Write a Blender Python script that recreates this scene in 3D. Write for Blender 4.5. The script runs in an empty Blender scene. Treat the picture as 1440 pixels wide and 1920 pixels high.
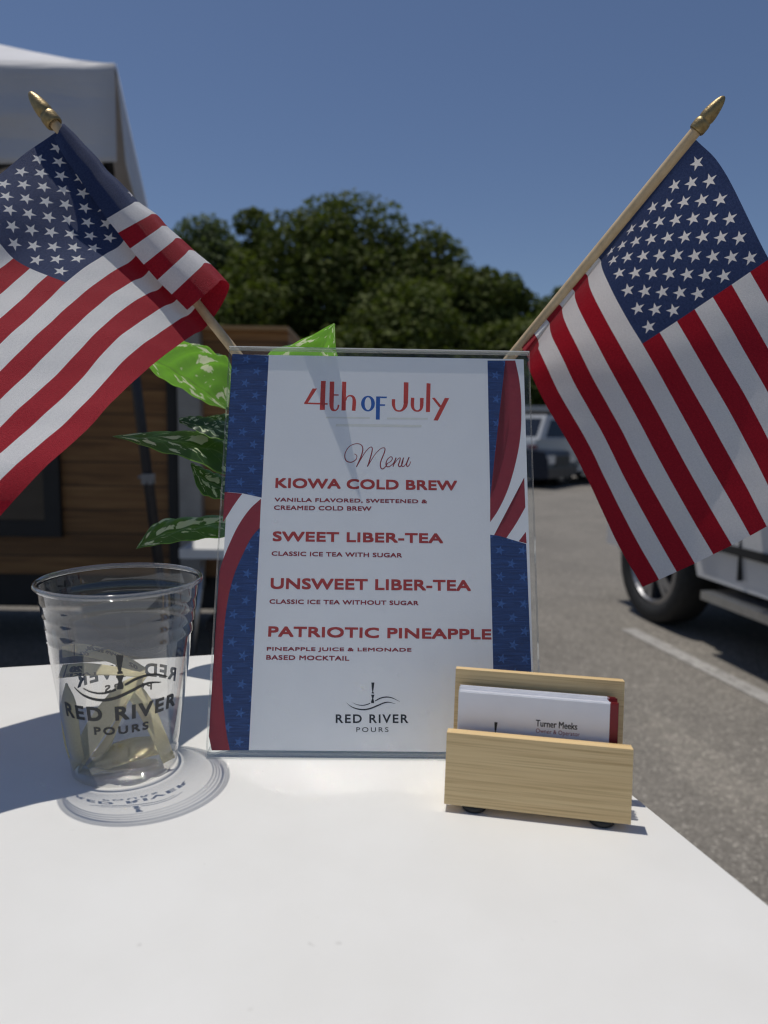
import bpy, bmesh, math, random
import numpy as np
from mathutils import Vector, Matrix
S = bpy.context.scene
COL = S.collection
R = math.radians

# ------------------------------------------------------------------ camera
T = 1.085                      # height of the table top
CAM_H = T + 0.2147
PITCH, ROLL, FPX = -0.1182, 0.0156, 1330.0
cp, sp = math.cos(PITCH), math.sin(PITCH)
cr, sr = math.cos(ROLL), math.sin(ROLL)
FWD = np.array([0, cp, sp]); UP0 = np.array([0, -sp, cp]); RT0 = np.array([1., 0, 0])
RT = cr * RT0 + sr * UP0; UPV = -sr * RT0 + cr * UP0
CAMPOS = np.array([0, 0, CAM_H])
cam_data = bpy.data.cameras.new('camera'); cam = bpy.data.objects.new('camera', cam_data); COL.objects.link(cam)
cam_data.sensor_fit = 'VERTICAL'; cam_data.sensor_height = 36; cam_data.lens = FPX / 1920 * 36
cam_data.clip_start = 0.02; cam_data.clip_end = 2000
cam_data.dof.use_dof = True; cam_data.dof.focus_distance = 0.49; cam_data.dof.aperture_fstop = 7.0
cam.matrix_world = Matrix([[RT[0], UPV[0], -FWD[0], 0], [RT[1], UPV[1], -FWD[1], 0], [RT[2], UPV[2], -FWD[2], CAM_H], [0, 0, 0, 1]])
S.camera = cam

# ------------------------------------------------------------------ light
SUN_Z, SUN_AZ = R(13.8), R(-43.8)          # zenith angle; azimuth from +Y, clockwise
SUN = Vector((math.sin(SUN_Z) * math.sin(SUN_AZ), math.sin(SUN_Z) * math.cos(SUN_AZ), math.cos(SUN_Z)))
w = bpy.data.worlds.new('World'); S.world = w; w.use_nodes = True
nt = w.node_tree; bg = nt.nodes['Background']
sky = nt.nodes.new('ShaderNodeTexSky'); sky.sky_type = 'NISHITA'; sky.sun_disc = False
sky.sun_elevation = R(90) - SUN_Z; sky.sun_rotation = SUN_AZ
sky.air_density = 1.0; sky.dust_density = 0.6; sky.ozone_density = 2.6; sky.altitude = 300
tint = nt.nodes.new('ShaderNodeMix'); tint.data_type = 'RGBA'; tint.blend_type = 'MULTIPLY'; tint.inputs[0].default_value = 1; tint.inputs[7].default_value = (0.99, 1.0, 1.09, 1)
nt.links.new(sky.outputs[0], tint.inputs[6]); nt.links.new(tint.outputs[2], bg.inputs[0]); bg.inputs[1].default_value = 0.068
sl = bpy.data.lights.new('sun', 'SUN'); sl.energy = 3.2; sl.angle = R(0.53); sl.color = (1, 0.955, 0.885)
so = bpy.data.objects.new('sun', sl); COL.objects.link(so); so.location = (-3, 3, 20)
so.rotation_euler = SUN.to_track_quat('Z', 'Y').to_euler()
S.view_settings.view_transform = 'Standard'; S.view_settings.look = 'None'
S.view_settings.exposure = -0.2; S.view_settings.gamma = 1
cy = S.cycles
cy.max_bounces = 10; cy.transparent_max_bounces = 40; cy.diffuse_bounces = 4; cy.glossy_bounces = 5; cy.transmission_bounces = 8
cy.use_denoising = True; cy.caustics_reflective = True; cy.sample_clamp_indirect = 0
S.render.filter_size = 1.2; cy.filter_width = 1.2; cy.blur_glossy = 0; cy.use_guiding = True; cy.use_surface_guiding = True; cy.guiding_training_samples = 128

# ------------------------------------------------------------------ pixel rays (photo pixels, 1440 x 1920)
def ray(x, y):
    d = RT * (x - 720) / FPX - UPV * (y - 960) / FPX + FWD
    return d / np.linalg.norm(d)
def dep(x, y, D):              # point at distance D along the camera axis
    d = ray(x, y); return Vector(CAMPOS + d * D / (d @ FWD))
def aty(x, y, Y):              # point on the vertical plane y = Y
    d = ray(x, y); return Vector(CAMPOS + d * Y / d[1])
def atz(x, y, z):              # point at height z
    d = ray(x, y); return Vector(CAMPOS + d * (z - CAM_H) / d[2])

# ------------------------------------------------------------------ object helpers
def tag(o, label=None, cat=None, group=None, kind=None):
    if label: o['label'] = label
    if cat: o['category'] = cat
    if group: o['group'] = group
    if kind: o['kind'] = kind
    return o
def empty(name, loc=(0, 0, 0), parent=None):
    o = bpy.data.objects.new(name, None); COL.objects.link(o); o.empty_display_size = 0.05
    o.location = loc
    if parent: o.parent = parent
    return o
def wparent(o, p):             # parent keeping the world-space mesh coordinates
    o.parent = p
    M = Matrix.Identity(4); q = p
    chain = []
    while q: chain.append(q); q = q.parent
    for q in reversed(chain): M = M @ Matrix.LocRotScale(q.location, q.rotation_euler, q.scale)
    o.matrix_parent_inverse = M.inverted()
def link_mesh(name, me, mats, parent=None, smooth=False, world=True):
    o = bpy.data.objects.new(name, me); COL.objects.link(o)
    for m in (mats if isinstance(mats, (list, tuple)) else [mats]): me.materials.append(m)
    if smooth: me.polygons.foreach_set('use_smooth', [True] * len(me.polygons))
    if parent:
        if world: wparent(o, parent)
        else: o.parent = parent
    return o
def mesh(name, verts, faces, mats, parent=None, smooth=False, uv=None, world=True):
    me = bpy.data.meshes.new(name); me.from_pydata([tuple(v) for v in verts], [], faces); me.update()
    if uv is not None:
        l = me.uv_layers.new(name='UVMap')
        idx = np.empty(len(me.loops), int); me.loops.foreach_get('vertex_index', idx)
        l.data.foreach_set('uv', np.asarray(uv, float)[idx].ravel())
    return link_mesh(name, me, mats, parent, smooth, world)
def bmobj(name, bm, mats, parent=None, smooth=False, bevel=0, world=True, seg=2):
    if bevel:
        bmesh.ops.bevel(bm, geom=[e for e in bm.edges if len(e.link_faces) == 2 and e.calc_face_angle(0) > 0.5], offset=bevel, segments=seg, affect='EDGES', profile=0.5, clamp_overlap=True)
    bmesh.ops.recalc_face_normals(bm, faces=bm.faces)
    me = bpy.data.meshes.new(name); bm.to_mesh(me); bm.free()
    o = link_mesh(name, me, mats, parent, smooth, world)
    if smooth:
        try: me.set_sharp_from_angle(angle=R(40))
        except Exception: pass
    return o
def add_box(bm, x0, x1, y0, y1, z0, z1, M=None, mi=0):
    c = [(x0, y0, z0), (x1, y0, z0), (x1, y1, z0), (x0, y1, z0), (x0, y0, z1), (x1, y0, z1), (x1, y1, z1), (x0, y1, z1)]
    v = [bm.verts.new(M @ Vector(p) if M else p) for p in c]
    for f in ((0, 3, 2, 1), (4, 5, 6, 7), (0, 1, 5, 4), (1, 2, 6, 5), (2, 3, 7, 6), (3, 0, 4, 7)):
        fc = bm.faces.new([v[i] for i in f]); fc.material_index = mi
    return v
def add_tube(bm, pts, rad, n=12, caps=True, mi=0):
    pts = [Vector(p) for p in pts]; rad = rad if isinstance(rad, (list, tuple)) else [rad] * len(pts)
    rings = []; ref = None
    for i, p in enumerate(pts):
        t = (pts[min(i + 1, len(pts) - 1)] - pts[max(i - 1, 0)]).normalized()
        if ref is None or abs(ref.dot(t)) > 0.95: ref = Vector((0, 0, 1)) if abs(t.z) < 0.9 else Vector((1, 0, 0))
        a = (ref - t * ref.dot(t)).normalized(); b = t.cross(a); ref = a
        rings.append([bm.verts.new(p + (a * math.cos(k * 2 * math.pi / n) + b * math.sin(k * 2 * math.pi / n)) * rad[i]) for k in range(n)])
    for r0, r1 in zip(rings[:-1], rings[1:]):
        for k in range(n):
            f = bm.faces.new((r0[k], r0[(k + 1) % n], r1[(k + 1) % n], r1[k])); f.material_index = mi; f.smooth = True
    if caps:
        for rg in (rings[0][::-1], rings[-1]):
            f = bm.faces.new(rg); f.material_index = mi
def lathe(prof, n=64, close=False):
    vs = []; fs = []
    for r, z in prof:
        for k in range(n):
            a = 2 * math.pi * k / n; vs.append((r * math.cos(a), r * math.sin(a), z))
    m = len(prof)
    for i in range(m if close else m - 1):
        for k in range(n):
            j = (i + 1) % m
            fs.append((i * n + k, i * n + (k + 1) % n, j * n + (k + 1) % n, j * n + k))
    return vs, fs
def cubic(xs, ys, xq):         # natural-ish cubic (Catmull-Rom on non-uniform knots), along axis 0
    xs = np.asarray(xs, float); ys = np.asarray(ys, float); n = len(xs)
    m = np.zeros_like(ys); h = np.diff(xs); d = (ys[1:] - ys[:-1]) / h.reshape((-1,) + (1,) * (ys.ndim - 1))
    for i in range(1, n - 1): m[i] = (d[i - 1] * h[i] + d[i] * h[i - 1]) / (h[i] + h[i - 1])
    m[0] = d[0]; m[-1] = d[-1]
    out = []
    for x in xq:
        i = min(max(int(np.searchsorted(xs, x)) - 1, 0), n - 2); t = (x - xs[i]) / h[i]
        out.append((2 * t**3 - 3 * t**2 + 1) * ys[i] + (t**3 - 2 * t**2 + t) * h[i] * m[i] + (-2 * t**3 + 3 * t**2) * ys[i + 1] + (t**3 - t**2) * h[i] * m[i + 1])
    return np.array(out)

# ------------------------------------------------------------------ material helpers
def newmat(name):
    m = bpy.data.materials.new(name); m.use_nodes = True
    return m, m.node_tree, m.node_tree.nodes['Principled BSDF'], m.node_tree.nodes['Material Output']
def plain(name, col, rough=0.5, metal=0, spec=0.5, coat=0, var=0.0, vscale=8, bump=0, bscale=60):
    m, t, b, o = newmat(name)
    b.inputs['Base Color'].default_value = (*col, 1); b.inputs['Roughness'].default_value = rough
    b.inputs['Metallic'].default_value = metal; b.inputs['Specular IOR Level'].default_value = spec
    b.inputs['Coat Weight'].default_value = coat
    if var:
        n = noise(t, vscale, 4); r = ramp(t, n, [(0.3, tuple(c * (1 - var) for c in col)), (0.7, tuple(min(1, c * (1 + var)) for c in col))])
        t.links.new(r, b.inputs['Base Color'])
    if bump: add_bump(t, b, noise(t, bscale, 4), bump)
    return m
def N(t, kind, **kw):
    n = t.nodes.new(kind)
    for k, v in kw.items(): setattr(n, k, v)
    return n
def noise(t, scale, detail=4, vec=None, rough=0.55, dist=0):
    n = N(t, 'ShaderNodeTexNoise'); n.inputs['Scale'].default_value = scale; n.inputs['Detail'].default_value = detail
    n.inputs['Roughness'].default_value = rough; n.inputs['Distortion'].default_value = dist
    if vec is None: vec = N(t, 'ShaderNodeTexCoord').outputs['Object']
    t.links.new(vec, n.inputs['Vector']); return n.outputs[0]
def ramp(t, fac, stops, interp='LINEAR'):
    r = N(t, 'ShaderNodeValToRGB'); r.color_ramp.interpolation = interp
    while len(r.color_ramp.elements) > len(stops): r.color_ramp.elements.remove(r.color_ramp.elements[-1])
    while len(r.color_ramp.elements) < len(stops): r.color_ramp.elements.new(0.5)
    for e, (p, c) in zip(r.color_ramp.elements, stops):
        e.position = p; e.color = (*c, 1) if len(c) == 3 else c
    t.links.new(fac, r.inputs[0]); return r.outputs[0]
def math_(t, op, a, b=None, c=None):
    n = N(t, 'ShaderNodeMath', operation=op)
    for i, x in enumerate((a, b, c)):
        if x is None: continue
        if isinstance(x, (int, float)): n.inputs[i].default_value = x
        else: t.links.new(x, n.inputs[i])
    return n.outputs[0]
def mixc(t, fac, a, b, blend='MIX'):
    n = N(t, 'ShaderNodeMix', data_type='RGBA', blend_type=blend)
    for k, x in ((0, fac), (6, a), (7, b)):
        if isinstance(x, (int, float)): n.inputs[k].default_value = x
        elif isinstance(x, tuple): n.inputs[k].default_value = (*x, 1) if len(x) == 3 else x
        else: t.links.new(x, n.inputs[k])
    return n.outputs[2]
def mapping(t, scale=(1, 1, 1), coord='Object', rot=(0, 0, 0)):
    c = N(t, 'ShaderNodeTexCoord'); mp = N(t, 'ShaderNodeMapping')
    mp.inputs['Scale'].default_value = scale; mp.inputs['Rotation'].default_value = rot
    t.links.new(c.outputs[coord], mp.inputs['Vector']); return mp.outputs[0]
def add_bump(t, b, h, strength=0.2, dist=0.001):
    n = N(t, 'ShaderNodeBump'); n.inputs['Strength'].default_value = strength; n.inputs['Distance'].default_value = dist
    t.links.new(h, n.inputs['Height']); t.links.new(n.outputs[0], b.inputs['Normal'])
def mix_shader(t, fac, a, b):
    n = N(t, 'ShaderNodeMixShader')
    if isinstance(fac, (int, float)): n.inputs[0].default_value = fac
    else: t.links.new(fac, n.inputs[0])
    t.links.new(a, n.inputs[1]); t.links.new(b, n.inputs[2]); return n.outputs[0]
def clear(name, tint=(1, 1, 1), gain=1.0, rough=0.02, haze=0.0, ior=1.49, hazecol=(0.9, 0.9, 0.9)):
    """thin clear plastic: Fresnel reflection over a transparent sheet"""
    m, t, b, o = newmat(name); t.nodes.remove(b)
    tr = N(t, 'ShaderNodeBsdfTransparent'); tr.inputs[0].default_value = (*tint, 1)
    gl = N(t, 'ShaderNodeBsdfGlossy'); gl.inputs['Roughness'].default_value = rough
    ge = N(t, 'ShaderNodeNewGeometry'); dt = N(t, 'ShaderNodeVectorMath', operation='DOT_PRODUCT')
    t.links.new(ge.outputs['Normal'], dt.inputs[0]); t.links.new(ge.outputs['Incoming'], dt.inputs[1])
    c = math_(t, 'ABSOLUTE', dt.outputs['Value'])          # the same from both sides: the sheet is thin
    g = math_(t, 'SQRT', math_(t, 'ADD', math_(t, 'MULTIPLY', c, c), ior * ior - 1))
    p = math_(t, 'DIVIDE', math_(t, 'SUBTRACT', g, c), math_(t, 'ADD', g, c))
    q = math_(t, 'DIVIDE', math_(t, 'SUBTRACT', math_(t, 'MULTIPLY', c, math_(t, 'ADD', g, c)), 1.0), math_(t, 'ADD', math_(t, 'MULTIPLY', c, math_(t, 'SUBTRACT', g, c)), 1.0))
    fr = math_(t, 'MULTIPLY', math_(t, 'MULTIPLY', math_(t, 'MULTIPLY', p, p), 0.5), math_(t, 'ADD', math_(t, 'MULTIPLY', q, q), 1.0))
    f = math_(t, 'MINIMUM', math_(t, 'MULTIPLY', fr, gain), 0.97)
    sh = tr.outputs[0]
    if haze:
        df = N(t, 'ShaderNodeBsdfDiffuse'); df.inputs[0].default_value = (*hazecol, 1)
        sh = mix_shader(t, haze, sh, df.outputs[0])
    t.links.new(mix_shader(t, f, sh, gl.outputs[0]), o.inputs[0]); return m
def star_mask(t, a, b, rad, amin=0.5, amax=11.5, bmin=0.5, bmax=9.5, sx=1.0, sy=1.0, rot=math.pi / 2):
    """five-pointed stars on the staggered lattice a+b even (a, b sockets in lattice units; sx, sy lattice pitch in real units)"""
    p = math_(t, 'ROUND', math_(t, 'MULTIPLY', math_(t, 'ADD', a, b), 0.5)); q = math_(t, 'ROUND', math_(t, 'MULTIPLY', math_(t, 'SUBTRACT', a, b), 0.5))
    a0 = math_(t, 'ADD', p, q); b0 = math_(t, 'SUBTRACT', p, q)
    x = math_(t, 'MULTIPLY', math_(t, 'SUBTRACT', a, a0), sx); y = math_(t, 'MULTIPLY', math_(t, 'SUBTRACT', b0, b), sy)
    rr = math_(t, 'SQRT', math_(t, 'ADD', math_(t, 'MULTIPLY', x, x), math_(t, 'MULTIPLY', y, y)))
    th = math_(t, 'ADD', math_(t, 'ARCTAN2', y, x), 4 * math.pi - rot + math.pi / 5)
    al = math_(t, 'ABSOLUTE', math_(t, 'SUBTRACT', math_(t, 'MODULO', th, 2 * math.pi / 5), math.pi / 5))
    px = math_(t, 'MULTIPLY', rr, math_(t, 'COSINE', al)); py = math_(t, 'MULTIPLY', rr, math_(t, 'SINE', al))
    m = math_(t, 'LESS_THAN', math_(t, 'ADD', px, math_(t, 'MULTIPLY', py, 3.078)), rad)
    if amin is not None:
        for s_, lo, hi in ((a0, amin, amax), (b0, bmin, bmax)):
            m = math_(t, 'MULTIPLY', m, math_(t, 'MULTIPLY', math_(t, 'GREATER_THAN', s_, lo), math_(t, 'LESS_THAN', s_, hi)))
    return m
# cloth of the two flags: points in 0.1 mm above the table top (rows along the fly, 14 columns down the hoist) and the fly coordinate of each
LEFT_GRID=[[-2681,5978,4393,-2625,5968,4297,-2570,5961,4214,-2509,5953,4131,-2449,5945,4043,-2389,5937,3956,-2324,5929,3869,-2260,5920,3777,-2167,5909,3666,-2070,5897,3543,-1959,5884,3418,-1849,5872,3297,-1732,5861,3184,-1607,5849,3063],[-2650,5976,4445,-2585,5965,4362,-2516,5954,4276,-2436,5942,4183,-2365,5930,4087,-2294,5919,4007,-2221,5908,3923,-2145,5896,3831,-2032,5883,3727,-1940,5869,3618,-1828,5854,3506,-1720,5840,3397,-1599,5826,3290,-1472,5810,3161],[-2628,5990,4498,-2558,5984,4428,-2481,5976,4341,-2384,5966,4241,-2306,5956,4139,-2227,5950,4067,-2148,5943,3987,-2065,5934,3895,-1934,5925,3798,-1848,5916,3702,-1736,5906,3602,-1630,5897,3504,-1506,5887,3401,-1377,5873,3266],[-2626,6008,4523,-2556,6009,4459,-2477,6008,4375,-2376,6005,4273,-2297,6002,4171,-2217,6002,4103,-2137,6002,4025,-2053,6000,3935,-1916,5998,3841,-1833,5996,3750,-1721,5993,3656,-1616,5991,3562,-1490,5988,3461,-1359,5980,3322],[-2627,6042,4535,-2555,6048,4470,-2474,6052,4383,-2370,6054,4280,-2288,6055,4175,-2206,6061,4104,-2123,6066,4025,-2036,6069,3932,-1895,6071,3835,-1808,6074,3741,-1693,6077,3642,-1583,6079,3545,-1453,6081,3440,-1317,6078,3296],[-2671,6045,4497,-2599,6051,4404,-2521,6056,4302,-2431,6061,4191,-2353,6065,4078,-2274,6071,3984,-2192,6077,3886,-2106,6082,3783,-1984,6087,3677,-1887,6092,3574,-1769,6097,3471,-1652,6102,3371,-1522,6108,3268,-1399,6108,3129],[-2745,6077,4466,-2664,6061,4334,-2584,6045,4207,-2504,6031,4082,-2428,6022,3957,-2350,6014,3833,-2267,6003,3713,-2178,5986,3595,-2078,5975,3478,-1972,5981,3368,-1860,5997,3266,-1740,6011,3167,-1617,6023,3072,-1518,6044,2945],[-2884,5993,4315,-2789,5951,4195,-2696,5922,4073,-2611,5909,3947,-2532,5904,3818,-2447,5893,3696,-2351,5866,3586,-2246,5833,3486,-2138,5819,3375,-2024,5820,3275,-1903,5831,3186,-1784,5846,3092,-1670,5862,2992,-1565,5884,2876],[-3003,5887,4154,-2899,5833,4049,-2800,5799,3934,-2713,5788,3806,-2632,5786,3677,-2542,5770,3558,-2436,5733,3458,-2321,5691,3370,-2202,5673,3266,-2078,5665,3177,-1951,5670,3100,-1828,5683,3011,-1713,5701,2913,-1603,5723,2804],[-3106,5765,3991,-2995,5705,3901,-2892,5672,3791,-2808,5667,3663,-2731,5668,3532,-2635,5647,3419,-2522,5606,3327,-2400,5560,3244,-2266,5532,3154,-2133,5515,3078,-2000,5513,3008,-1872,5524,2924,-1752,5539,2831,-1637,5561,2727],[-3233,5559,3753,-3114,5494,3682,-3006,5462,3581,-2924,5466,3453,-2853,5475,3318,-2747,5451,3216,-2620,5408,3134,-2485,5363,3057,-2348,5321,2986,-2210,5300,2916,-2072,5295,2851,-1937,5292,2785,-1807,5298,2706,-1683,5314,2613],[-3351,5313,3495,-3224,5244,3443,-3100,5199,3365,-2990,5186,3258,-2896,5191,3136,-2796,5190,3020,-2679,5161,2933,-2552,5128,2855,-2422,5093,2785,-2288,5076,2717,-2150,5068,2655,-2012,5054,2602,-1874,5042,2546,-1738,5044,2473],[-3459,5063,3241,-3328,4996,3200,-3198,4949,3136,-3078,4932,3041,-2973,4936,2928,-2869,4940,2816,-2753,4917,2733,-2628,4893,2655,-2500,4866,2584,-2368,4851,2519,-2231,4843,2460,-2091,4834,2402,-1949,4814,2352,-1805,4789,2306],[-3567,4812,2989,-3433,4748,2960,-3300,4706,2903,-3179,4695,2813,-3073,4704,2702,-2966,4714,2593,-2846,4691,2517,-2719,4666,2449,-2589,4641,2385,-2455,4629,2322,-2318,4618,2270,-2179,4608,2212,-2039,4586,2163,-1898,4560,2115],[-3691,4501,2670,-3560,4427,2670,-3423,4378,2637,-3296,4365,2562,-3184,4375,2461,-3076,4391,2354,-2961,4393,2263,-2835,4388,2186,-2704,4371,2128,-2570,4357,2073,-2435,4337,2034,-2298,4318,1991,-2163,4290,1950,-2030,4267,1893],[-3871,3977,2274,-3739,3904,2299,-3601,3844,2307,-3455,3808,2291,-3310,3797,2254,-3170,3801,2201,-3038,3809,2135,-2913,3817,2057,-2795,3823,1971,-2683,3832,1877,-2577,3847,1778,-2480,3879,1674,-2396,3935,1569,-2325,4010,1467]]
LEFT_U=[[-2.0,-2.0,-2.0,-2.0,-2.0,-2.0,-2.0,-2.0,-2.0,-2.0,-2.0,-2.0,-2.0,-2.0],[-1.65,-1.58,-1.52,-1.46,-1.39,-1.33,-1.26,-1.2,-1.14,-1.1,-1.1,-1.1,-1.1,-1.1],[-1.25,-1.12,-0.98,-0.84,-0.71,-0.57,-0.44,-0.3,-0.16,-0.1,-0.1,-0.1,-0.1,-0.1],[-0.99,-0.8,-0.62,-0.44,-0.25,-0.07,0.12,0.3,0.48,0.58,0.58,0.58,0.58,0.58],[-0.64,-0.39,-0.14,0.11,0.36,0.6,0.85,1.1,1.35,1.47,1.47,1.47,1.47,1.47],[-0.24,0.08,0.4,0.72,1.04,1.36,1.68,2.0,2.32,2.48,2.48,2.48,2.48,2.48],[0.2,0.6,1.0,1.4,1.8,2.2,2.6,3.0,3.4,3.6,3.6,3.6,3.6,3.6],[1.63,2.0,2.38,2.75,3.12,3.5,3.87,4.24,4.61,4.8,4.8,4.8,4.8,4.8],[3.06,3.41,3.75,4.1,4.45,4.79,5.14,5.48,5.83,6.0,6.0,6.0,6.0,6.0],[4.5,4.81,5.13,5.45,5.77,6.09,6.4,6.72,7.04,7.2,7.2,7.2,7.2,7.2],[6.64,6.92,7.2,7.48,7.75,8.03,8.31,8.58,8.86,9.0,9.0,9.0,9.0,9.0],[9.03,9.26,9.49,9.72,9.96,10.19,10.42,10.65,10.88,11.0,11.0,11.0,11.0,11.0],[11.42,11.6,11.79,11.98,12.16,12.35,12.53,12.72,12.91,13.0,13.0,13.0,13.0,13.0],[13.8,13.94,14.08,14.23,14.37,14.51,14.65,14.79,14.93,15.0,15.0,15.0,15.0,15.0],[16.79,16.87,16.95,17.04,17.12,17.21,17.29,17.37,17.46,17.5,17.5,17.5,17.5,17.5],[21.2,21.2,21.2,21.2,21.2,21.2,21.2,21.2,21.2,21.2,21.2,21.2,21.2,21.2]]
RIGHT_GRID=[[2201,5318,4189,2121,5352,4087,2041,5394,3989,1960,5440,3891,1878,5488,3789,1794,5536,3680,1709,5585,3566,1627,5631,3453,1545,5676,3344,1463,5719,3231,1380,5759,3115,1294,5796,2999,1207,5830,2885,1119,5861,2770],[2336,5379,4121,2242,5438,4024,2148,5498,3931,2053,5559,3840,1958,5618,3748,1863,5675,3652,1770,5729,3553,1680,5779,3449,1595,5824,3339,1505,5868,3230,1420,5907,3115,1332,5943,2998,1249,5971,2874,1171,5993,2745],[2456,5450,4038,2354,5522,3951,2252,5594,3865,2150,5665,3780,2048,5734,3694,1945,5800,3608,1842,5863,3519,1741,5921,3426,1647,5970,3325,1551,6016,3221,1460,6056,3110,1367,6090,2995,1284,6115,2869,1209,6132,2735],[2565,5523,3946,2459,5601,3867,2354,5679,3786,2249,5756,3704,2143,5831,3621,2036,5905,3538,1928,5976,3455,1819,6043,3371,1714,6104,3283,1609,6156,3190,1507,6201,3090,1406,6236,2983,1316,6260,2863,1236,6275,2734],[2668,5593,3850,2560,5672,3774,2453,5752,3694,2347,5831,3613,2240,5909,3531,2130,5986,3448,2019,6061,3365,1905,6136,3283,1797,6209,3206,1685,6274,3127,1572,6331,3042,1460,6375,2948,1355,6404,2843,1262,6419,2726],[2817,5684,3698,2707,5757,3618,2599,5832,3535,2491,5908,3451,2382,5984,3366,2272,6059,3281,2159,6135,3196,2044,6211,3112,1932,6291,3038,1816,6370,2963,1697,6445,2887,1579,6515,2811,1456,6575,2731,1333,6619,2652],[2976,5743,3502,2866,5802,3416,2757,5866,3330,2645,5936,3243,2535,6009,3156,2424,6082,3070,2313,6156,2985,2197,6229,2898,2074,6302,2820,1948,6371,2739,1820,6438,2658,1699,6505,2580,1576,6567,2500,1456,6628,2422],[3127,5721,3262,3012,5778,3179,2899,5839,3094,2788,5905,3010,2675,5976,2923,2563,6047,2836,2447,6116,2750,2328,6182,2666,2202,6243,2585,2071,6303,2503,1941,6362,2422,1820,6424,2344,1702,6489,2266,1588,6556,2186],[3282,5690,2992,3158,5728,2910,3035,5770,2827,2914,5819,2744,2795,5873,2661,2677,5932,2578,2557,5994,2493,2434,6055,2410,2311,6115,2330,2183,6176,2248,2057,6237,2167,1940,6305,2088,1831,6379,2009,1729,6459,1929],[3438,5684,2723,3308,5700,2642,3179,5720,2560,3050,5746,2479,2922,5780,2398,2796,5823,2318,2669,5875,2235,2542,5932,2153,2417,5991,2072,2290,6051,1989,2163,6113,1907,2048,6181,1828,1940,6258,1748,1843,6342,1668],[3595,5717,2458,3465,5719,2377,3334,5723,2294,3202,5732,2212,3071,5750,2131,2939,5777,2051,2808,5815,1970,2678,5861,1888,2549,5911,1807,2420,5964,1726,2292,6020,1644,2170,6078,1565,2051,6143,1485,1943,6215,1406],[3765,5805,2178,3636,5795,2095,3507,5786,2011,3378,5781,1927,3247,5781,1844,3115,5789,1763,2984,5804,1682,2852,5830,1602,2717,5868,1518,2584,5910,1436,2452,5953,1354,2322,5996,1275,2192,6040,1196,2068,6085,1119],[3934,5940,1898,3809,5918,1811,3684,5896,1724,3558,5874,1637,3431,5853,1551,3303,5834,1467,3174,5821,1384,3042,5821,1304,2903,5841,1221,2765,5868,1137,2628,5895,1052,2490,5921,973,2353,5939,898,2219,5946,831]]
RIGHT_U=[[0.0,0.0,0.0,0.0,0.0,0.0,0.0,0.0,0.0,0.0,0.0,0.0,0.0,0.0],[1.0,1.0,1.0,1.0,1.0,1.0,1.0,1.0,1.0,1.0,1.0,1.0,1.0,1.0],[2.0,2.0,2.0,2.0,2.0,2.0,2.0,2.0,2.0,2.0,2.0,2.0,2.0,2.0],[3.0,3.0,3.0,3.0,3.0,3.0,3.0,3.0,3.0,3.0,3.0,3.0,3.0,3.0],[4.0,4.0,4.0,4.0,4.0,4.0,4.0,4.0,4.0,4.0,4.0,4.0,4.0,4.0],[5.5,5.5,5.5,5.5,5.5,5.5,5.5,5.5,5.5,5.5,5.5,5.5,5.5,5.5],[7.2,7.2,7.2,7.2,7.2,7.2,7.2,7.2,7.2,7.2,7.2,7.2,7.2,7.2],[9.0,9.0,9.0,9.0,9.0,9.0,9.0,9.0,9.0,9.0,9.0,9.0,9.0,9.0],[11.0,11.0,11.0,11.0,11.0,11.0,11.0,11.0,11.0,11.0,11.0,11.0,11.0,11.0],[13.0,13.0,13.0,13.0,13.0,13.0,13.0,13.0,13.0,13.0,13.0,13.0,13.0,13.0],[15.0,15.0,15.0,15.0,15.0,15.0,15.0,15.0,15.0,15.0,15.0,15.0,15.0,15.0],[17.2,17.2,17.2,17.2,17.2,17.2,17.2,17.2,17.2,17.2,17.2,17.2,17.2,17.2],[19.5,19.5,19.5,19.5,19.5,19.5,19.5,19.5,19.5,19.5,19.5,19.5,19.5,19.5]]

# ------------------------------------------------------------------ flat printing: polygons, ribbons and lettering in a plane
class Plane:
    def __init__(s, o, u, w): s.o = Vector(o); s.u = Vector(u).normalized(); s.w = Vector(w).normalized(); s.n = s.u.cross(s.w)
    def P(s, a, b, d=0): return s.o + s.u * a + s.w * b + s.n * d
    def st(s, x, y, d=0):
        r = Vector(ray(x, y)); c = Vector(CAMPOS); o = s.o + s.n * d
        t = (o - c).dot(s.n) / r.dot(s.n); q = c + r * t - s.o
        return q.dot(s.u), q.dot(s.w)
def poly2(pts):                # polygon -> flat piece (verts, faces)
    bm = bmesh.new(); f = bm.faces.new([bm.verts.new((x, y, 0)) for x, y in pts])
    bmesh.ops.triangulate(bm, faces=[f], ngon_method='EAR_CLIP')
    bm.verts.index_update(); v = [(a.co.x, a.co.y) for a in bm.verts]; fs = [[q.index for q in f.verts] for f in bm.faces]; bm.free()
    return v, fs
def ribbon2(pts, wid, n=8):    # tapered pen stroke
    P = np.array(pts, float); k = np.arange(len(P)); q = np.linspace(0, len(P) - 1, (len(P) - 1) * n + 1)
    c = cubic(k, P, q); wq = np.interp(q, np.linspace(0, len(P) - 1, len(wid)), wid)
    t = np.gradient(c, axis=0); t /= np.linalg.norm(t, axis=1)[:, None] + 1e-12; nn = np.stack([-t[:, 1], t[:, 0]], 1)
    v = np.concatenate([c + nn * wq[:, None] / 2, c - nn * wq[:, None] / 2]); m = len(c)
    return [tuple(a) for a in v], [(i, i + 1, m + i + 1, m + i) for i in range(m - 1)]
def join2(parts):
    V = []; F = []
    for v, f in parts:
        o = len(V); V += list(v); F += [[i + o for i in q] for q in f]
    return V, F
def map2(piece, fn): return [fn(*p) for p in piece[0]], piece[1]
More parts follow.
